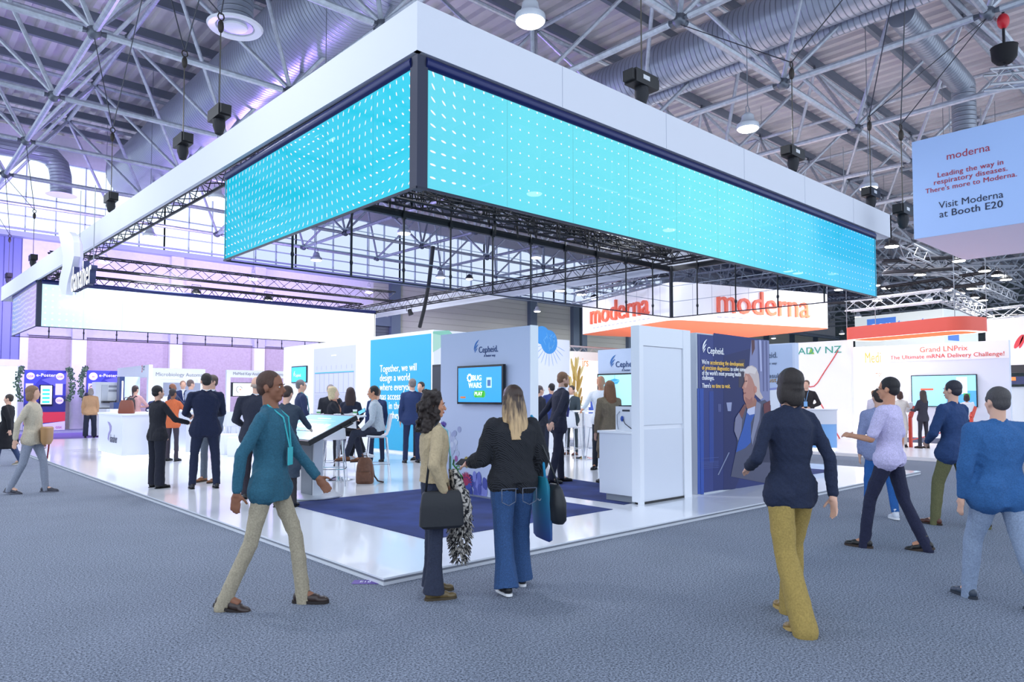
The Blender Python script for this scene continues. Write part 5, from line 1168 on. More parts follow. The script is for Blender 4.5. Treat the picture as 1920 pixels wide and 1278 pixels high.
# --- walkers on the carpet, right
person(1487, 1165, 690, 35, 'walker in a dark navy jacket and mustard trousers before the posters', floor=0, sex='f', jacket=('jacket', '1e2740'), pants=('wide', 'a28a4c'), shoes=('8d7444', 'b89a5c'), legs='walk2', arms=('bent', 'swingb'), hair=('bob', '2c2422'), fine=1)
person(1672, 1029, 706, 72, 'walker with glasses in a pale lilac t-shirt and dark trousers', floor=0, skin='t', jacket=('tee', 'c9c0e4'), pants=('pants', '232640'), shoes=('1a1718', '3a2c22'), legs='stride', arms=('phone', 'hang2'), hair=('short', '1d1a1e'), face='glasses', fine=1)
person(1652, 970, 728, 20, 'person in blue jeans and white trainers partly hidden by the lilac t-shirt walker', floor=0, jacket=('jacket', '8a92b8'), pants=('slim', '2a62a8'), shoes=('d9dde8', 'f2f2f5'), legs='step', hair=('short', '3a2e2a'))
person(1792, 986, 712, 60, 'walker in a dark navy jacket and olive trousers with brown boots', floor=0, jacket=('jacket', '26406e'), pants=('pants', '6b6a48'), shoes=('5a3226', '2b1c18'), legs='walk', arms=('clasp', 'hang'), hair=('short', '2b2a38'), fine=1, wide=1.1)
r4, m4, i4 = person(1880, 1133, 724, 40, 'broad person in a blue top and pale grey jeans at the right picture edge', floor=0, jacket=('jacket', '2f5f96'), pants=('pants', '8c9bb4'), shoes=('3c4656', '2b323e'), legs='stride', arms=('hang', 'swingb'), hair=('short', '4a4648'), wide=1.2)

# --- visitors on the stand
suit = '161f3c'
person(383, 915, 699, 8, 'man in a dark navy suit, seen from behind, left of the middle', jacket=('jacket', suit), pants=('pants', '18213c'), shoes='1c1a22', arms=('phone2', 'phone2'), legs='wide', hair=('short', '221d1e'), fine=1, shirt='f2f2f6', wide=1.10)
person(352, 902, 702, 140, 'man in grey trousers and brown shoes facing the navy-suited man', jacket=('jacket', '5d6980'), pants=('pants', '67707e'), shoes=('8c5a34', '3a281c'), arms=('hang', 'pocket'), hair=('short', '5a4a44'), shirt='e8eaf2', face='glasses', hp=(0, 20), skin='l', pos=P(362, 903)+Rv*.28)
person(293, 914, 722, -60, 'short-haired woman in a long black suit jacket talking with raised hand', sex='f', jacket=('jacket', '1f2029'), pants=('wide', '1a1d2c'), shoes='14141a', arms=('low', 'out'), hair=('short', '17151a'), fine=1, wide=1.1)
r5, m5, i5 = person(478, 934, 705, 2, 'bald man in a charcoal suit, seen from behind', jacket=('jacket', '2b2e3e'), pants=('pants', '2a2630'), shoes='18161a', arms=('clasp', 'clasp'), hair=('bald', 'b9a79a'), shirt='e6e8f0', fine=1, wide=1.12)
person(534, 950, 724, -22, 'person with short brown hair in a dark coat using the touchscreen', sex='f', jacket=('coat', '34404f'), pants=('pants', '2f2c30'), shoes='22242a', arms=('low', 'reach'), hair=('short', '3d2a24'), hp=(22, 0), fine=1, wide=1.05)
person(563, 878, 711, -80, 'man with grey hair and teal lanyard, standing behind the kiosk', jacket=('jacket', '232f52'), pants=('pants', '222a44'), shoes='18181e', arms=('hang', 'low'), hair=('short', '6e6a6e'), face='glasses', lanyard='35c4c4')
# seated group at the high table
person(0, 0, 0, 0, '', ) if False else None
def seated(pos, look, label, **k):
    az = math.atan2(look[1]-pos[1], look[0]-pos[0]); h = math.degrees(az-math.atan2(pos[1]-CAM.y, pos[0]-CAM.x))
    return person(0, 0, 0, h, label, pos=pos, seat=.74, **k)
seated((st2.x, st2.y, T), (2.95, 6.45), 'man in a pale grey jacket seated on the white bar stool', skin='t', jacket=('jacket', 'b9c2cc'), pants=('slim', '2b2f40'), shoes=('7a4a2a', '3a2418'), legs='sitx', arms=('lap', 'lap'), lean=10, hair=('short', '1c191c'), scale=.98, fine=1)
seated(tuple(P(626, 893)), (4.2, 6.2), 'blond woman in a black jacket seated at the high table', sex='f', jacket=('jacket', '181a26'), pants=('slim', '171922'), shoes=('cfd3dc', 'e8e8ec'), legs='sitx', arms=('table', 'table'), hair=('bob', 'd8c49c'), scale=.97, face=1, shirt='c98f76', skin='p')
seated(tuple(P(656, 882)), (5.2, 9.5), 'dark-haired woman seated with her back to the high table', sex='f', jacket=('jacket', '22263c'), pants=('slim', '1b1e2c'), shoes='15151a', legs='sit', arms=('lap', 'lap'), hair=('long', '3a2528'), scale=.97)
person(622, 880, 720, 175, 'grey-haired man in a dark suit holding his hand to his face', jacket=('jacket', '23252f'), pants=('pants', '20222c'), arms=('chin', 'hang'), hair=('short', '8a8486'), face='glasses', pos=P(618, 872))
person(706, 866, 727, 20, 'person in a dark blue suit behind the seated man in grey', jacket=('jacket', '24345e'), pants=('pants', '1e2744'), shoes='14161e', hair=('short', '7a6a62'))
person(772, 867, 709, 12, 'man in a blue suit with thinning grey hair in front of the teal panel', jacket=('jacket', '2a3a66'), pants=('pants', '222d50'), shoes='15171f', hair=('short', '7d7473'), shirt='e8eaf2', arms=('hang', 'hang'))
person(788, 862, 715, 150, 'dark-haired man facing the man in the blue suit', jacket=('jacket', '242b44'), pants=('pants', '1e2236'), hair=('short', '2b2325'), shirt='dfe3ee', lanyard='d8dce4')
# right group
person(1046, 905, 697, -68, 'tall bearded man in a dark suit leaning forward, hands behind his back', jacket=('jacket', '2a2c3e'), pants=('pants', '26283a'), shoes='1b1a1f', arms=('back', 'back'), legs='step', lean=8, hair=('short', '8a6448'), face='beard', shirt='dfe6f2', lanyard='4a5fd0', fine=1, hp=(6, 0))
person(1143, 905, 713, 32, 'woman with long hair in an olive trench coat, seen from behind', sex='f', jacket=('coat', '857662'), pants=('slim', '7c7060'), shoes='15151a', arms=('hang', 'hang'), hair=('longer', '8a5f42'), fine=1, wide=1.12)
person(1128, 880, 704, 160, 'bald man in a white shirt behind the trench coat visitor', jacket=('blouse', 'e3e6f0'), pants=('pants', '1e2230'), arms=('low', 'reach'), hair=('bald', '5a463c'), skin='t', hp=(14, 0))
person(1077, 852, 722, 150, 'man in a dark green suit and white shirt behind the high stool', jacket=('jacket', '3b464e'), pants=('pants', '38424a'), shoes=('6a3c2c', '3a241c'), arms=('clasp', 'clasp'), hair=('short', '3a2e2a'), shirt='eef0f6', pos=P(1072, 852))
person(1013, 862, 722, -60, 'woman with short curly greying hair at the edge of the wall panel', sex='f', jacket=('jacket', '20222f'), pants=('pants', '1e202c'), hair=('short', '55494c'), face='glasses', lanyard='5a6fe0')
person(1034, 852, 718, 30, 'dark-haired person in a blue jacket behind the bearded man', jacket=('jacket', '2c3c78'), pants=('pants', '20263c'), hair=('short', '1c1a20'))
# left rear of the stand
r6, m6, i6 = person(168, 820, 727, 5, 'woman with grey bob hair in a tan jacket and dark checked trousers', sex='f', jacket=('jacket', 'b08a68'), pants=('wide', '1f2438'), shoes='141419', arms=('hang', 'hang'), hair=('bob', '8f8684'), wide=1.15)
person(170, 806, 722, 170, 'dark-haired person mostly hidden behind the tan jacket', floor=0, jacket=('jacket', '1c1e2a'), pants=('pants', '1b1d28'), hair=('short', '1c181a'))
r7, m7, i7 = person(252, 838, 722, -40, 'woman in a pink top with dark ponytail and backpack behind the desk', sex='f', jacket=('blouse', 'd8a8a8'), pants=('slim', '2a2a34'), hair=('pony', '3a2a2a'), arms=('table', 'table'))
q = i7['sh']-i7['fw']*.2+Vector((0, 0, -.2)); fr = Fr(q, i7['X'], -i7['fw']); t = thing('backpack', 'dark backpack worn by the woman in the pink top', 'backpack', q)
lofted(MB(M('2c2a30', .6)), fr, [(-.2, .12, .05, 0), (-.17, .14, .08, 0), (.1, .13, .07, 0), (.17, .08, .04, 0)], 18, 3).build('bag_body', t, smooth='auto')
for s_ in (-1, 1): MB(M('22232a', .6)).tube([fr.p(.08*s_, .14, 0), fr.p(.09*s_, .22, -.1), fr.p(.09*s_, .16, -.24)], .015, 6).build('strap', t, smooth=True)
person(322, 850, 708, -35, 'person in an orange sweater behind the woman with raised hand', sex='f', skin='b', jacket=('jacket', 'c4643c'), pants=('pants', '3a3440'), hair=('short', '2a2226'), arms=('hang', 'table'), pos=P(322, 864), scale=.93)
person(322, 836, 718, -110, 'bald man at the bar counter in a dark jacket', jacket=('jacket', '2a3150'), pants=('pants', '22263a'), skin='b', hair=('bald', '33282a'), arms=('table', 'table'))
person(356, 838, 711, -60, 'man in a light grey suit at the bar counter', jacket=('jacket', '9fa8c4'), pants=('pants', '8a92ae'), hair=('short', '6a5a58'), arms=('out', 'table'))
person(341, 832, 713, 190, 'man in a navy suit talking to the man in light grey', jacket=('jacket', '1f2c58'), pants=('pants', '1e2644'), hair=('short', '8a6a58'), shirt='eceef6', arms=('low', 'low'))
person(288, 836, 735, 180, 'person in a blue jacket resting an arm on the bar counter', jacket=('jacket', '2b3768'), pants=('pants', '23294a'), hair=('short', '2b2226'), arms=('table', 'table'), pos=P(292, 836))
person(503, 840, 715, -150, 'dark-haired man in a grey jacket behind the bald man', jacket=('jacket', '4a4e60'), pants=('pants', '33374a'), hair=('short', '3a2e2c'), skin='t')
# booths on the right
person(1514, 838, 712, 170, 'attendant in black with a lanyard behind the blue counter', floor=.05, jacket=('jacket', '2c2628'), pants=('pants', '24222a'), hair=('short', '6a5040'), lanyard='7fb0e0', arms=('hip', 'hip'), skin='l')
r8, m8, i8 = person(1641, 834, 731, -15, 'woman in a grey-white coat with a teal handbag', floor=.08, sex='f', jacket=('coat', 'c9c6d4'), pants=('slim', '8a8494'), hair=('short', '7a5a3c'), arms=('hang', 'phone'))
p = i8['sh']-i8['X']*.27+Vector((0, 0, -.5)); t = thing('handbag', 'teal handbag hanging on the arm of the woman in grey-white', 'bag', p); fr = Fr(p, i8['fw'], i8['X']*-1); lofted(MB(M('5fa3ac', .4)), fr, [(-.14, .17, .05, 0), (-.12, .19, .06, 0), (.08, .17, .05, 0), (.1, .15, .04, 0)], 20, 5).build('bag_body', t, smooth='auto'); MB(M('5fa3ac', .4)).tube([fr.p(-.08, .1), fr.p(-.04, .3), fr.p(.04, .3), fr.p(.08, .1)], .01, 6).build('handle', t, smooth=True)
person(1690, 838, 733, -10, 'woman with brown bob hair in a cream coat at the game screen', floor=.08, sex='f', jacket=('coat', 'e2d8d0'), pants=('slim', 'c9c0bc'), hair=('bob', '4a2f26'), arms=('hang', 'reach'))
person(1732, 840, 731, 50, 'woman with very long dark hair in a dark trouser suit', floor=.08, sex='f', jacket=('jacket', '3c3a46'), pants=('pants', '37343f'), hair=('longer', '4a3c38'), arms=('phone', 'phone'), shoes='3a2c28')
person(1815, 836, 738, 0, 'person in a white blouse at the second game post', floor=.08, sex='f', jacket=('blouse', 'ebe7ea'), pants=('slim', '4a4654'), hair=('bob', '3a2c2a'), arms=('reach', 'reach'))
# ------------------------------------------------------------------ booths beyond the stand, left rear
o = MB(M('5b4a8a', .95, 0, .3, 90, .15)).box(-4, 9, 23.75, 29.5, 0, .012).build('floor_carpet'); tag(o, 'violet carpet strip between the platform and the far wall', 'carpet')
def eposter(x0, x1, yt, lab, logo):
    B = 32.4; a, b = ub(x0, yt, B), ub(x1, yt, B); u0, u1, zt = a[0], b[0], a[1]; f = fB(B-.06); H_ = zt; Wd = u1-u0
    t = thing('poster_board', lab, 'display board', (u0, B, 0), 'e-poster boards')
    wbox(MB(M('2c3390', .5)), u0, u1, 0, zt, B-.05, B+.05).build('panel', t)
    g = MB(M('3b47b8', .5)); g.poly([(u0, zt), (u0+Wd*.55, zt), (u0+Wd*.2, zt*.72), (u0, zt*.68)], f, 0, .002); g.m(M('5a5fd0', .5)).poly([(u0+Wd*.4, zt*.84), (u1, zt*.96), (u1, zt*.78), (u0+Wd*.7, zt*.74)], f, 0, .003)
    g.m(M('1f2566', .5)).poly([(u0, zt*.45), (u1, zt*.58), (u1, zt*.32), (u0, zt*.3)], f, 0, .003)
    g.m(M('c2303c', .5)).poly([(u0, .3), (u1, .42), (u1, zt*.31), (u0, zt*.31)], f, .002, .005); g.m(M('c9c2e0', .5)).poly([(u0, 0.02), (u1, .02), (u1, .42), (u0, .22)], f, .001, .004); g.build('printed_panel', t)
    text('e-Posters', zt*.074, f, u0+Wd*.27, zt*.895, wt, t, bold=.02, w=.01)
    for cx, cy in ((.14, .9), (.85, .9), (.85, .5)):
        g = MB(M('e6dff2', .5)); g.ellp(u0+Wd*cx, zt*cy, Wd*.10, Wd*.10, f, .003, .008); g.build('logo_disc', t); text(logo, zt*.05, f, u0+Wd*cx, zt*cy-.05, M('7a4a6a', .5), t, 'CENTER', w=.012)
    sx0, sx1 = u0+Wd*.36, u0+Wd*.68
    MB(gloss_black).box(sx0, sx1, zt*.42, zt*.76, 0, .06, f).build('screen_housing', t); g = MB(M('e4f4fb', .4, emit=.8)); g.box(sx0+.04, sx1-.04, zt*.44, zt*.745, .06, .064, f); g.m(M('2fc0c4', .4, emit=.6))
    for k in range(4): g.box(sx0+.1, sx1-.12, zt*(.46+.065*k), zt*(.495+.065*k), .064, .068, f)
    g.build('display', t)
    for cx in (.12, .83): MB(M('cfd3ee', .5)).box(u0+Wd*(cx-.09), u0+Wd*(cx+.09), zt*.59, zt*.78, .003, .008, f).build('info_panel', t)
    text(logo, .14, f, u0+Wd*.85, .1, M('b04a50', .5), t, 'CENTER', w=.012)
    g = MB(M('2f4a34', .8), M('4b6b45', .8)); rnd = random.Random(int(x0))
    for side in (0, 1):
        xx = u0+.02 if side == 0 else u1-.05
        for k in range(170):
            s_ = rnd.random()**1.3; g.k = rnd.randint(0, 1); c = Vector((xx+(-1 if side == 0 else 1)*(.12+.16*math.sin(s_*3))+rnd.gauss(0, .06), B-.1-rnd.random()*.08, zt+.12-s_*zt*.55+rnd.gauss(0, .03))); g.ball(c, (.035, .012, .045), 5)
    o = g.build('ivy_garland'); tag(o, 'green ivy garland trailing over '+('the left e-poster board' if x0 < 100 else 'the second e-poster board'), 'garland', 'ivy garlands', 'stuff')
eposter(46, 124, 693, 'tall violet e-Posters board at the far left wall', 'GSK'); eposter(163, 243, 694, 'second violet e-Posters board, partly behind the white analyser', 'm')
def portal(f, u0, u1, zt, lab, hd=.36, th=.16, left=True, solid=False):
    t = thing('exhibit_portal', lab, 'exhibit frame', f.p((u0+u1)/2, T), 'white exhibit frames'); m_ = M('dfe3ec', .5)
    MB(m_).box(u0, u1, zt-hd, zt, -.12, 0, f).build('header', t)
    for a in ((u0, u0+th), (u1-th, u1)): MB(m_).box(a[0], a[1], T, zt-hd, -.12, 0, f).build('post', t)
    if solid: MB(m_).box(u0+th, u1-th, T, zt-hd, -.11, -.02, f).build('back_panel', t)
    return t
f = fA(4.0); u0, u1 = ua(220, 700, 4.0)[0], ua(279, 700, 4.0)[0]; t = portal(f, u0, u1, 2.60, 'white portal frame with small red emblem, left rear', .42, .22)
g = MB(M('b8343c', .5)); c = ua(266, 691, 3.99)
for k in range(3): g.ellp(c[0]+(.02 if k % 2 else -.01), c[1]+.09-.09*k, .05, .035, f, 0, .004, 12, .7)
g.build('emblem', t); text('ESCM\nICCF', .09, f, c[0]+.1, c[1]+.03, M('6a6f80', .5), t)
f = fB(24.0); gt = M('7a7f8e', .5); u0, u1 = ub(285, 700, 24)[0], ub(385, 700, 24)[0]; t = portal(f, u0, u1, 2.6, 'wide white frame board titled Microbiology Automation', .42, .3, solid=True); text('Microbiology Automation', .2, f, u0+.12, 2.3, gt, t, w=.01, sx=.98)
MB(M('8d93a8', .3)).box(ub(307, 700, 24)[0], ub(376, 700, 24)[0], 1.55, 2.05, -.01, .012, f).build('window_panel', t)
u0, u1 = ub(425, 700, 24)[0], ub(527, 700, 24)[0]+.9; t = portal(f, u0, u1, 2.6, 'white open frame with header text, above the bald man', .30, .16); text('MeMed Key Analyser', .17, f, u0+.25, 2.4, gt, t, w=.01, sx=.9); text('Infection Control', .17, f, ub(486, 700, 24)[0], 2.4, gt, t, w=.01, sx=.9)
a, b = ub(433, 743, 24.3), ub(481, 717, 24.3); tv = thing('television', 'standing screen with a sketched head inside the white open frame', 'television', (a[0], 24.3, T)); f = fB(24.3)
MB(gloss_black).box(a[0], b[0], a[1], b[1], -.05, 0, f).build('bezel', tv); MB(M('dff2f6', .4, emit=.8)).box(a[0]+.08, b[0]-.03, a[1]+.03, b[1]-.03, 0, .004, f).build('display', tv)
g = MB(M('5a4038', .5)); c = ((a[0]*.68+b[0]*.32), (a[1]+b[1])/2)
for k in range(22): r_ = math.radians(20+k*11); g.ellp(c[0]+.12*math.cos(r_), c[1]+.13*math.sin(r_), .016, .012, f, .004, .006, 8)
g.m(M('e8a07a', .5)).ellp(c[0]+.04, c[1]-.01, .05, .03, f, .004, .006); g.build('screen_graphic', tv); MB(white).box((a[0]+b[0])/2-.12, (a[0]+b[0])/2+.12, T, a[1], -.1, -.05, f).build('stand', tv)
# instruments
x0, x1 = ub(179, 740, 25.4)[0], ub(223, 740, 25.4)[0]; f = fB(25.4)
t = thing('analyser', 'large white laboratory analyser with vents and black arm', 'instrument', ((x0+x1)/2, 25.4, T)); zt, zb = ub(200, 716, 25.4)[1], ub(200, 766, 25.4)[1]
MB(M('d5dae0', .4)).box(x0, x1+.3, zb, zt, -.6, 0, f).build('housing', t); g = MB(M('8a8f9a', .5))
for z in (.84, .68): g.box(x0+(x1-x0)*.55, x1+.2, zb+(zt-zb)*z-.04, zb+(zt-zb)*z+.04, 0, .01, f)
g.build('vent', t); MB(M('b7bec8', .4)).box(x0+.2, x0+.4, zb+.25, zt-.1, 0, .03, f).build('door_panel', t)
g = MB(black); g.box(x0+.2, x0+.75, zb+.22, zb+.3, .0, .25, f); g.box(x0+.65, x0+.8, zb+.18, zb+.34, .15, .3, f); g.build('loading_arm', t); MB(M('dde1ea', .4)).box(x0-.1, x1+.3, T, zb, -.6, .1, f).build('base_cabinet', t)
MB(black).box(x0, x1+.3, zb+.01, zb+.04, .0, .02, f).build('base_gap', t)
x0, x1 = ub(223, 740, 21.8)[0], ub(262, 740, 21.8)[0]; xm = ub(232.5, 740, 21.8)[0]; f = fB(21.8); zt, zb = ub(240, 706, 21.8)[1], ub(240, 766, 21.8)[1]
t = thing('analyser', 'white cabinet analyser with navy column and light strip', 'instrument', (xm, 21.8, T))
MB(M('cfe0f4', .3)).box(xm, x1, T, zt, -.5, 0, f).build('cabinet', t); MB(M('25376a', .4)).box(x0, xm, zb+.15, zt, -.3, .05, f).build('column', t); MB(M('fff2ea', .4, emit=3)).box(x0+.07, x0+.11, zb+.25, zt-.15, .05, .06, f).build('light_strip', t); MB(M('25376a', .4)).box(x0-.2, xm+.05, zb, zb+.22, -.3, .2, f).build('navy_base', t); MB(M('dde1ea', .4)).box(x0-.3, xm, T, zb, -.3, .2, f).build('plinth', t)
q = P(237, 775, 1.12); t = thing('handbag', 'brown leather bag standing on the reception desk', 'bag', q); fr = Fr(q, Rv, Vector((Rv.y, -Rv.x, 0))); lofted(MB(M('8a4a38', .4)), fr, [(0, .17, .06, 0), (.03, .18, .07, 0), (.25, .15, .05, 0), (.31, .12, .03, 0)], 20, 5).build('bag_body', t, smooth='auto'); MB(M('6a3428', .4)).tube([fr.p(-.06, .30), fr.p(-.04, .37), fr.p(.04, .37), fr.p(.06, .30)], .009, 6).build('handle', t)

# ------------------------------------------------------------------ moderna tower sign and booth on the right
AZB, AZA = math.radians(72.0), math.radians(-18.0)
coral = M('ef6a4c', .5, emit=.25); signw = M('f7f5f6', .6, emit=.42); orange = M('ff8a63', .6, emit=.35)
def rsign(cpx, cpy, z0, ztop_y, lx, rx, rad, mat_o, mat_b, label, name, az_b=AZB, az_a=AZA, hollow=False, inner=None):
    c = P(cpx, cpy, z0); z1 = PV(cpx, ztop_y, c, az_b).z; dB = Vector((math.cos(az_b), math.sin(az_b), 0)); dA = Vector((math.cos(az_a), math.sin(az_a), 0))
    LB = (PV(lx, cpy, c, az_b)-c).to_2d().length; LA = (PV(rx, cpy, c, az_a)-c).to_2d().length
    t = thing(name, label, 'sign', c); pts = []
    def arc(ctr, a0):
        for k in range(7): a = a0+math.pi/2*k/6; pts.append(ctr+Vector((math.cos(a), math.sin(a), 0))*rad)
    for ctr, a0 in ((c+dB*rad+dA*rad, az_a+math.pi), (c+dA*(LA-rad)+dB*rad, az_a-math.pi/2), (c+dA*(LA-rad)+dB*(LB-rad), az_a), (c+dA*rad+dB*(LB-rad), az_a+math.pi/2)): arc(ctr, a0)
    n = len(pts); g = MB(mat_o); up = Vector((0, 0, z1-z0))
    cen = sum((p for p in pts), Vector())/n
    inn = [p+(cen-p).normalized()*.25 for p in pts] if hollow else None
    g.add(pts+[p+up for p in pts], [((i+1) % n, i, i+n, (i+1) % n+n) for i in range(n)]); g.build('fascia_band', t, smooth='auto')
    if hollow:
        g = MB(inner); g.add(inn+[p+up for p in inn], [(i, (i+1) % n, (i+1) % n+n, i+n) for i in range(n)]); g.build('inner_band', t, smooth='auto')
        g = MB(mat_b); g.add(pts+inn, [(i, (i+1) % n, (i+1) % n+n, i+n) for i in range(n)]); g.build('light_edge', t)
    else:
        g = MB(mat_b); g.add(pts, [tuple(range(n))[::-1]]); g.build('underside', t); g = MB(mat_o); g.add([p+up for p in pts], [tuple(range(n))]); g.build('top_cover', t)
    for k in (2, 9, 16, 23): MB(grey).tube([pts[k]+up, (pts[k].x, pts[k].y, ZL)], .012, 5).build('suspension_wire', t)
    nB = Vector((-math.sin(az_b), math.cos(az_b), 0)); nB = nB if nB.dot(CAM-c) > 0 else -nB; nA = Vector((-math.sin(az_a), math.cos(az_a), 0)); nA = nA if nA.dot(CAM-c) > 0 else -nA
    return t, c, Fr((c.x, c.y, 0), -dB, nB), Fr((c.x, c.y, 0), dA, nA), LB, LA, z1
t, c, fl, frr, LB, LA, z1 = rsign(1262, 599, 4.4, 527, 1085, 1562, .5, signw, orange, 'large white hanging sign box with coral wordmark and orange underside', 'hanging_sign')
def on(fr, az, px, py): q = PV(px, py, fr.o, az)-fr.o; return q.dot(fr.x), q.z
a, b = on(fl, AZB, 1108, 604), on(fl, AZB, 1216, 584); text('moderna', (b[0]-a[0])/3.55, fl, a[0], 4.4+(z1-4.4)*.26, coral, t, ext=.05, w=.06)
a, b = on(frr, AZA, 1340, 584), on(frr, AZA, 1512, 588); text('moderna', (b[0]-a[0])/3.55, frr, a[0], 4.4+(z1-4.4)*.26, coral, t, ext=.05, w=.06)
g = MB(M('a9aedb', .6))
for fr_, x0, x1 in ((fl, 1112, 1222), (frr, 1345, 1520)):
    az = AZB if fr_ is fl else AZA; a, b = on(fr_, az, x0, 600)[0], on(fr_, az, x1, 600)[0]
    for k in range(14): g.box(a+(b-a)*k/14, a+(b-a)*(k+.6)/14, 4.4+(z1-4.4)*.13, 4.4+(z1-4.4)*.15, 0, .004, fr_)
g.build('tagline_print', t)
for fr_, L_ in ((fl, -LB), (frr, LA)):
    for k in range(1, 9): u = L_*k/9; MB(M('d5d3dc', .8)).box(u-.01, u+.01, 4.42, z1-.02, 0, .003, fr_).build('fabric_seam', t)
rsign(1803, 618, 3.4, 591, 1576, 1864, .45, M('e8604e', .5, emit=.12), M('fff4ee', .5, emit=1.6), 'thin coral ring canopy with white lit edge above the game booth', 'ring_canopy', hollow=True, inner=M('ff8a5a', .5, emit=.35))
t, c, fl, frr, LB, LA, z1 = rsign(1771, 662, 4.0, 578, 1603, 1836, .08, M('e4ece9', .6, emit=.25), M('cfd6d6', .6), 'white hanging box with blue and white certest lettering, behind the coral ring', 'hanging_sign', math.radians(80), math.radians(-10))
a, b = on(fl, math.radians(80), 1626, 610), on(fl, math.radians(80), 1680, 610); cb = M('4d86e0', .5, emit=.2); MB(cb).box(a[0], b[0], 4.0+(z1-4)*.5, 4.0+(z1-4)*.92, 0, .02, fl).build('blue_field', t)
d_ = on(fl, math.radians(80), 1745, 610)[0]; hh = (z1-4)*.42; text('cer', hh*1.0, fl, a[0]+.15, 4.0+(z1-4)*.6, wt, t, w=.04, sx=(b[0]-a[0]-.2)/(hh*1.5)); text('test', hh, fl, b[0]+.05, 4.0+(z1-4)*.6, cb, t, w=.04, sx=(d_-b[0])/(hh*1.75))
g = MB(cb); a, b = on(frr, math.radians(-10), 1777, 610)[0], on(frr, math.radians(-10), 1797, 610)[0]; g.box(a, b, 4.0+(z1-4)*.3, 4.0+(z1-4)*.8, 0, .02, frr); g.build('blue_field', t)
# booth platform, walls
q = P(1768, 866, 0); o = MB(M('e9e3e4', .3)); o.box(q.x, q.x+22, q.y, q.y+14, 0, .08); tag(o.build('booth_platform', loc=(q.x, q.y, 0)), 'white floor platform of the bright booth on the right', 'platform')
o = MB(M('2c3550', .9)); q2 = P(1800, 828, .085); o.box(21.2, 24.2, 1.0, 4.2, .08, .087); tag(o.build('game_carpet'), 'dark game carpet with chequered edge at the challenge screen', 'carpet')
f = fA(24.4); t = thing('challenge_wall', 'white booth wall titled Grand LNPrix with a large screen', 'wall panel', (24.4, 3, .08))
u0, u1 = ua(1653, 700, 24.4)[0], ua(1893, 700, 24.4)[0]
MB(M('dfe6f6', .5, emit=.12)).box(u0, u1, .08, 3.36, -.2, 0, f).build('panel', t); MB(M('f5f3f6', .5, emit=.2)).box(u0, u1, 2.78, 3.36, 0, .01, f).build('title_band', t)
a, b = ua(1724, 664, 24.38), ua(1812, 660, 24.38); text('Grand LNPrix', (b[0]-a[0])/5.6, f, a[0], 3.08, coral, t, w=.02); a, b = ua(1669, 674, 24.38), ua(1874, 664, 24.38)
text('The Ultimate mRNA Delivery Challenge!', (b[0]-a[0])/16.6, f, a[0], 2.86, M('d9473f', .5, emit=.1), t, w=.02, bold=.015)
a, b = ua(1709, 762, 24.3), ua(1831, 701, 24.3); tv = thing('television', 'very large blue screen on the challenge wall', 'television', (24.3, -a[0], a[1])); f2 = fA(24.38)
MB(gloss_black).box(a[0], b[0], a[1], b[1], 0, .06, f2).build('bezel', tv); g = MB(M('8fd0f8', .3, emit=.85)); g.box(a[0]+.03, b[0]-.03, a[1]+.03, b[1]-.03, .06, .064, f2); g.build('display', tv)
W_, H_ = b[0]-a[0], b[1]-a[1]; g = MB(M('4f9fee', .4, emit=.7)); g.box(a[0]+W_*.55, b[0]-.03, a[1]+.03, a[1]+H_*.5, .064, .067, f2); g.m(M('c9e6fa', .4, emit=.8)).box(a[0]+W_*.7, a[0]+W_*.86, a[1]+H_*.4, a[1]+H_*.92, .067, .07, f2); g.m(M('38b060', .4, emit=.6)).box(a[0]+W_*.8, a[0]+W_*.9, a[1]+H_*.28, a[1]+H_*.42, .07, .073, f2); g.m(coral).box(a[0]+W_*.15, a[0]+W_*.35, a[1]+H_*.52, a[1]+H_*.58, .064, .068, f2); g.build('screen_graphic', tv)
for px, lab in ((1708, 'left red post beside the challenge screen'), (1823, 'right red post with angled top at the challenge screen')):
    q = P(px, 838, .08); t = thing('game_post', lab, 'post', q, 'red game posts'); m_ = M('e2503c', .4); g = MB(m_); g.bar(q, q+Vector((0, 0, .85)), .07, .10); g.bar(q+Vector((0, 0, .85)), q+Vector((.12, -.06, 1.15)), .07, .10); g.build('post', t); MB(m_).bar(q+Vector((0, 0, .2)), q+Vector((2.6, 0, .32)), .03).build('floor_rail', t); MB(white).bar(q+Vector((.1, -.05, 1.16)), q+Vector((-.1, .08, 1.10)), .05, .25).build('control_tray', t)
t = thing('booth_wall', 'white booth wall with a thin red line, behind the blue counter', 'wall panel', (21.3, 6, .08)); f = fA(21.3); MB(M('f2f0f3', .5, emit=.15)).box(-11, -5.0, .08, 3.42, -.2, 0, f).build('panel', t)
g = MB(M('e2605a', .5)); pts = pa([(1095, 212), (1060, 270), (1000, 360), (950, 440), (925, 465), (895, 470), (860, 455), (830, 440)], 21.28, 3.758, 1280, 600)
for (x0_, y0_), (x1_, y1_) in zip(pts, pts[1:]): g.tube([f.p(x0_, y0_, .01), f.p(x1_, y1_, .01)], .02, 6)
pts = pa([(925, 510), (990, 620), (1105, 835)], 21.28, 3.758, 1280, 600); g.tube([f.p(*p_, .01) for p_ in pts], .02, 6); g.build('red_line', t)
a = ua(1496, 658, 21.28); text('ADV NZ', .34, f, a[0], a[1]-.12, M('3aa58c', .5), t, w=.012, sx=1.2); g = MB(M('8fc24a', .5)); c = ua(1521, 661, 21.28); g.poly([(c[0]-.1, c[1]-.05), (c[0]+.1, c[1]-.05), (c[0], c[1]+.2)], f, 0, .012); g.build('triangle_mark', t)
MB(M('2a1c20', .5)).box(ua(1496, 700, 21.28)[0], ua(1500, 700, 21.28)[0], ua(1497, 755, 21.28)[1], ua(1497, 697, 21.28)[1], 0, .05, f).build('screen_edge', t)
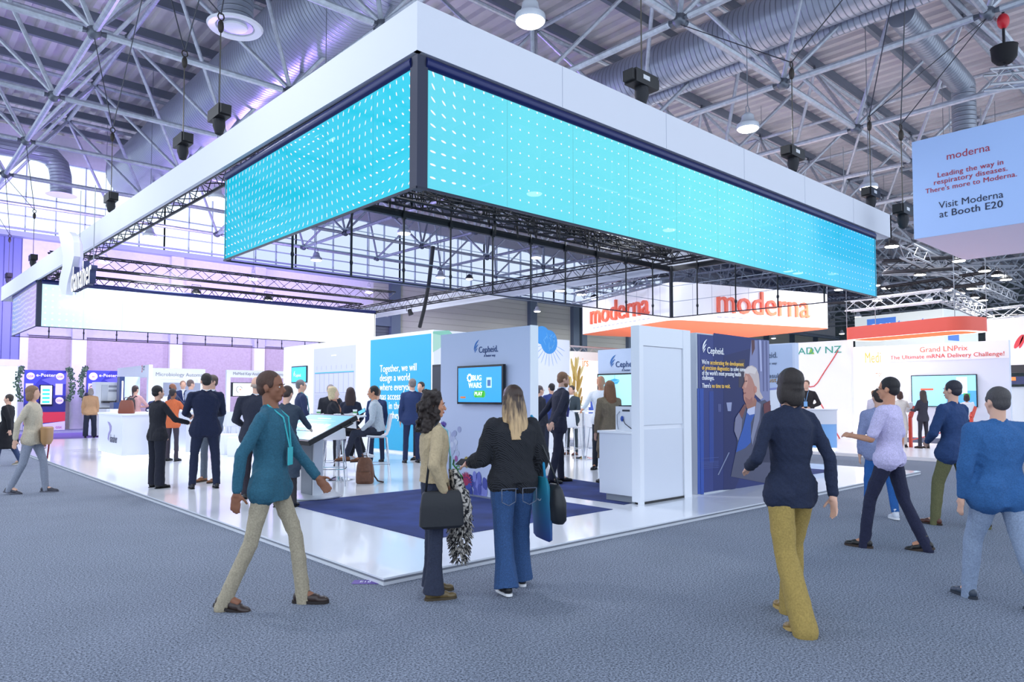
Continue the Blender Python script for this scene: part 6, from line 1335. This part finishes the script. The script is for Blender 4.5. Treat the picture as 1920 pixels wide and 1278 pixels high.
t = thing('booth_wall', 'white booth wall titled Medical A in orange, left of the challenge wall', 'wall panel', (27, 7, .08)); f = fA(27); MB(M('f2f1f5', .5, emit=.2)).box(ua(1590, 700, 27)[0], ua(1660, 700, 27)[0], .08, 3.55, -.2, 0, f).build('panel', t)
a = ua(1621, 680, 26.98); text('Medical A', .62, f, a[0], a[1], M('f08a3c', .5, emit=.2), t, w=.012, sx=.5, bold=.02); a = ua(1641, 705, 26.98); text('moderna', .3, f, a[0], a[1], coral, t, w=.012, sx=.5)
q = P(1528, 842, .08); t = thing('counter', 'rounded counter with blue lower half and glowing base, right booth', 'counter', q); MB(M('dfe0ea', .4)).lathe([(.58, .7), (.58, 1.06), (.6, 1.07), (.6, 1.1)], q, 32, sx=.8, sy=1).build('counter_top', t, smooth='auto'); MB(M('7fb0e6', .4)).lathe([(.57, .07), (.57, .7)], q, 32, sx=.8, sy=1).build('counter_body', t, smooth='auto'); MB(M('f2f8ff', .4, emit=4)).lathe([(.52, 0), (.52, .07)], q, 32, sx=.8, sy=1).build('light_plinth', t)
f = Fr(q, Vector((.35, -.94, 0)), Vector((-.94, -.35, 0))); text('N&O', .15, f, -.42, .86, M('6a5a52', .5), t, w=.58)
# bright wall behind (left of centre gap) and far booths
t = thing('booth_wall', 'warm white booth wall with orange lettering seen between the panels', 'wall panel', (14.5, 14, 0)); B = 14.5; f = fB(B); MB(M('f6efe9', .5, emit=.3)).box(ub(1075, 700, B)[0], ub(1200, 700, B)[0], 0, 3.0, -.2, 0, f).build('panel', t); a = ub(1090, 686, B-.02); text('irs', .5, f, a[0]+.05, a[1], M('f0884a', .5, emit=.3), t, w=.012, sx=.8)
MB(M('d9d6d2', .5)).box(ub(1075, 700, B)[0], ub(1200, 700, B)[0], 3.0, 3.35, -.2, -.02, f).build('cornice', t)
a_, b_ = PB(1085, 640, 16), PB(1200, 645, 16); g = truss(MB(M('c3c6cc', .3, .7)), (a_.x-1, 16, 3.55), (b_.x+3, 16, 3.55), .29, .29, .025, .35, .01); tag(g.build('lighting_truss', loc=(a_.x, 16, 3.55)), 'silver truss above the bright booth wall, under the coral sign', 'truss')
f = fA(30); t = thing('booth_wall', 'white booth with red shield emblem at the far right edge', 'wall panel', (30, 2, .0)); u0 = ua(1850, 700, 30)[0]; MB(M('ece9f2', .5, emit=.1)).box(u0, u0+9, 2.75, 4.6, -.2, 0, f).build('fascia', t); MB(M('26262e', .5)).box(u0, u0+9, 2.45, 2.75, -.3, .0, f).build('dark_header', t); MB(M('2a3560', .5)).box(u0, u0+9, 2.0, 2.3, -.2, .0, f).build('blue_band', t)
MB(M('b9c4d0', .5)).box(u0, u0+9, 0, 1.9, -.3, -.2, f).build('back_panel', t)
g = MB(M('d9404a', .5)); c = ua(1910, 640, 29.98); g.ellp(c[0], c[1], .09, .3, f, 0, .02, 18, -.5); g.ellp(c[0]+.12, c[1]+.02, .06, .3, f, 0, .02, 18, -.35); g.build('emblem', t); MB(M('f08040', .5, emit=.3)).box(ua(1893, 686, 30)[0], ua(1904, 686, 30)[0], 2.14, 2.28, .0, .02, f).build('orange_label', t)

# ------------------------------------------------------------------ blue hanging banner on the right
c = P(1714, 448, 5.2); A_ = c.x; z1 = PA(1712, 266, A_).z; f = fA(A_); u0 = -c.y; u1 = ua(2040, 430, A_)[0]; dep = (P(1810, 487, 5.2).x-A_)
t = thing('hanging_banner', 'pale blue hanging banner box reading Visit at Booth E20', 'sign', c)
MB(M('9fbdec', .6, emit=.18)).box(u0, u1, 5.2, z1, -.03, 0, f).build('front_face', t); MB(M('d9cfe6', .7, emit=.1)).box(u0, u1, 5.2, 5.23, -dep, -.03, f).build('underside', t); MB(M('a9b6d8', .7)).box(u0, u0+.03, 5.23, z1, -dep, -.03, f).build('side_face', t)
rd = M('b0304a', .5); nv = M('1a2446', .5)
def bl(s_, x, y, x2, mt, bold=0): a, b = ua(x, y, A_-.01), ua(x2, y, A_-.01); o = text(s_, 1, f, a[0], a[1], mt, t, w=.008, bold=bold*.5); w_ = max((v.co.x*f.x.x+(v.co+Vector(t['_w'])-f.p(a[0], a[1])).dot(f.x))*0+(v.co+Vector(t['_w'])-f.p(a[0], a[1])).dot(f.x) for v in o.data.vertices); k = (b[0]-a[0])/w_; org = f.p(a[0], a[1], 0)-Vector(t['_w'])
# text drawn at unit size, then fitted to its measured width
def bl2(s_, x, y, x2, mt, bold=0):
    a, b = ua(x, y, A_-.01), ua(x2, y, A_-.01); n_ = {'moderna': 3.55}.get(s_); o = text(s_, 1, Fr((0, 0, 0), (1, 0, 0), (0, 0, 1)), 0, 0, mt, None, bold=bold); w_ = max(v.co.x for v in o.data.vertices); bpy.data.objects.remove(o)
    text(s_, (b[0]-a[0])/w_, f, a[0], a[1], mt, t, w=.008, bold=bold)
bl2('moderna', 1774, 300, 1857, rd); bl2('Leading the way in', 1757, 333, 1882, rd, .02); bl2('respiratory diseases.', 1750, 347, 1890, rd, .02); bl2("There's more to Moderna.", 1735, 363, 1908, rd, .02)
bl2('Visit Moderna', 1760, 391, 1882, nv); bl2('at', 1761, 408, 1777, nv); bl2('Booth E20', 1783, 404, 1881, nv, .02)
q1 = P(1850, 150, 8.6); g = truss(MB(M('c3c6cc', .3, .8)), q1, q1+Vector((3.2, -4.6, 0)), .34, .34, .03, .3, .012); tag(g.build('lighting_truss', loc=q1), 'short silver truss under the red chain hoist, above the blue banner', 'truss')
q1 = q1+Vector((.2, -.3, .2)); t = thing('chain_hoist', 'red chain hoist with black bag above the blue banner', 'hoist', q1); g = MB(M('d0202e', .4)); g.ball(q1+Vector((0, 0, 1.1)), (.17, .12, .17), 12); g.build('hoist_body', t, smooth=True); MB(M('2a2a30', .5, .5)).tube([q1+Vector((0, 0, .1)), q1+Vector((0, 0, 1.35))], .03, 6).build('chain', t); MB(M('141419', .8)).lathe([(.16, .0), (.24, .1), (.26, .35), (.27, .36)], q1+Vector((0, 0, .15)), 14).build('chain_bag', t, smooth='auto')
# ------------------------------------------------------------------ far trusses and booth lights on the right
sil = M('aab0ba', .35, .6)
for k, (x0_, y0_, x1_, y1_, z_, mt, lab) in enumerate(((1655, 500, 1800, 492, 6.4, truss_black, 'black truss right of the cyan screen, upper'), (1655, 548, 1850, 520, 6.2, truss_black, 'black truss right of the cyan screen, lower'), (1700, 470, 1900, 560, 6.6, sil, 'silver truss running to the right edge under the pale banner'),
        (1590, 574, 1772, 553, 5.3, sil, 'silver truss on top of the certest box, left run'), (1772, 553, 1836, 583, 5.3, sil, 'silver truss on top of the certest box, right run'), (1836, 592, 1925, 582, 5.0, sil, 'silver truss with dark stage lights at the right edge'), (1660, 505, 1900, 508, 7.4, sil, 'thin silver truss high behind the black trusses'),
        (1470, 560, 1700, 560, 6.5, truss_black, 'dark truss behind the right end of the cyan screen'), (960, 540, 1250, 505, 6.4, truss_black, 'dark truss seen through the near LED box'), (1080, 560, 1230, 520, 5.6, sil, 'silver truss left of the coral wordmark sign'))):
    a_, b_ = P(x0_, y0_, z_), P(x1_, y1_, z_); g = truss(MB(mt), a_, b_, .42, .42, .04, .55, .018); tag(g.build('lighting_truss', loc=a_), lab, 'truss')
for k, (x, y, z_) in enumerate(((1672, 462, 6.2), (1640, 535, 6), (1725, 515, 6.3), (1798, 489, 6.3), (1846, 508, 6.3), (1870, 516, 6.3), (1886, 524, 6.3), (1741, 546, 6.3), (1776, 544, 6.3), (1822, 541, 6.3), (1800, 550, 6.3), (1827, 558, 6.3), (1843, 563, 6.3), (1573, 543, 6.2), (1050, 545, 5.8), (1090, 552, 5.8), (1115, 560, 5.8), (1478, 508, 6.5), (1496, 512, 6.5), (1645, 563, 5.8))):
    flood(P(x, y, z_), ('bright white floodlight right of the cyan screen, in the cluster over the certest box' if x > 1600 else 'bright white floodlight behind the near LED box, far off'), 0, .2)
for x in (1872, 1898, 1914):
    p = P(x, 605, 4.7); t = thing('stage_spotlight', 'dark stage spotlight under the silver truss at the right edge', 'spotlight', p, 'dark stage spotlights'); MB(black).tube([p, p+Vector((-.15, -.1, -.35))], [.16, .2], 12).build('lamp_body', t, smooth='auto'); MB(black).tube([p+Vector((0, -.25, .0)), p+Vector((0, -.2, .35)), p+Vector((0, .2, .35)), p+Vector((0, .25, .0))], .03, 5).build('yoke', t)
clean_props()
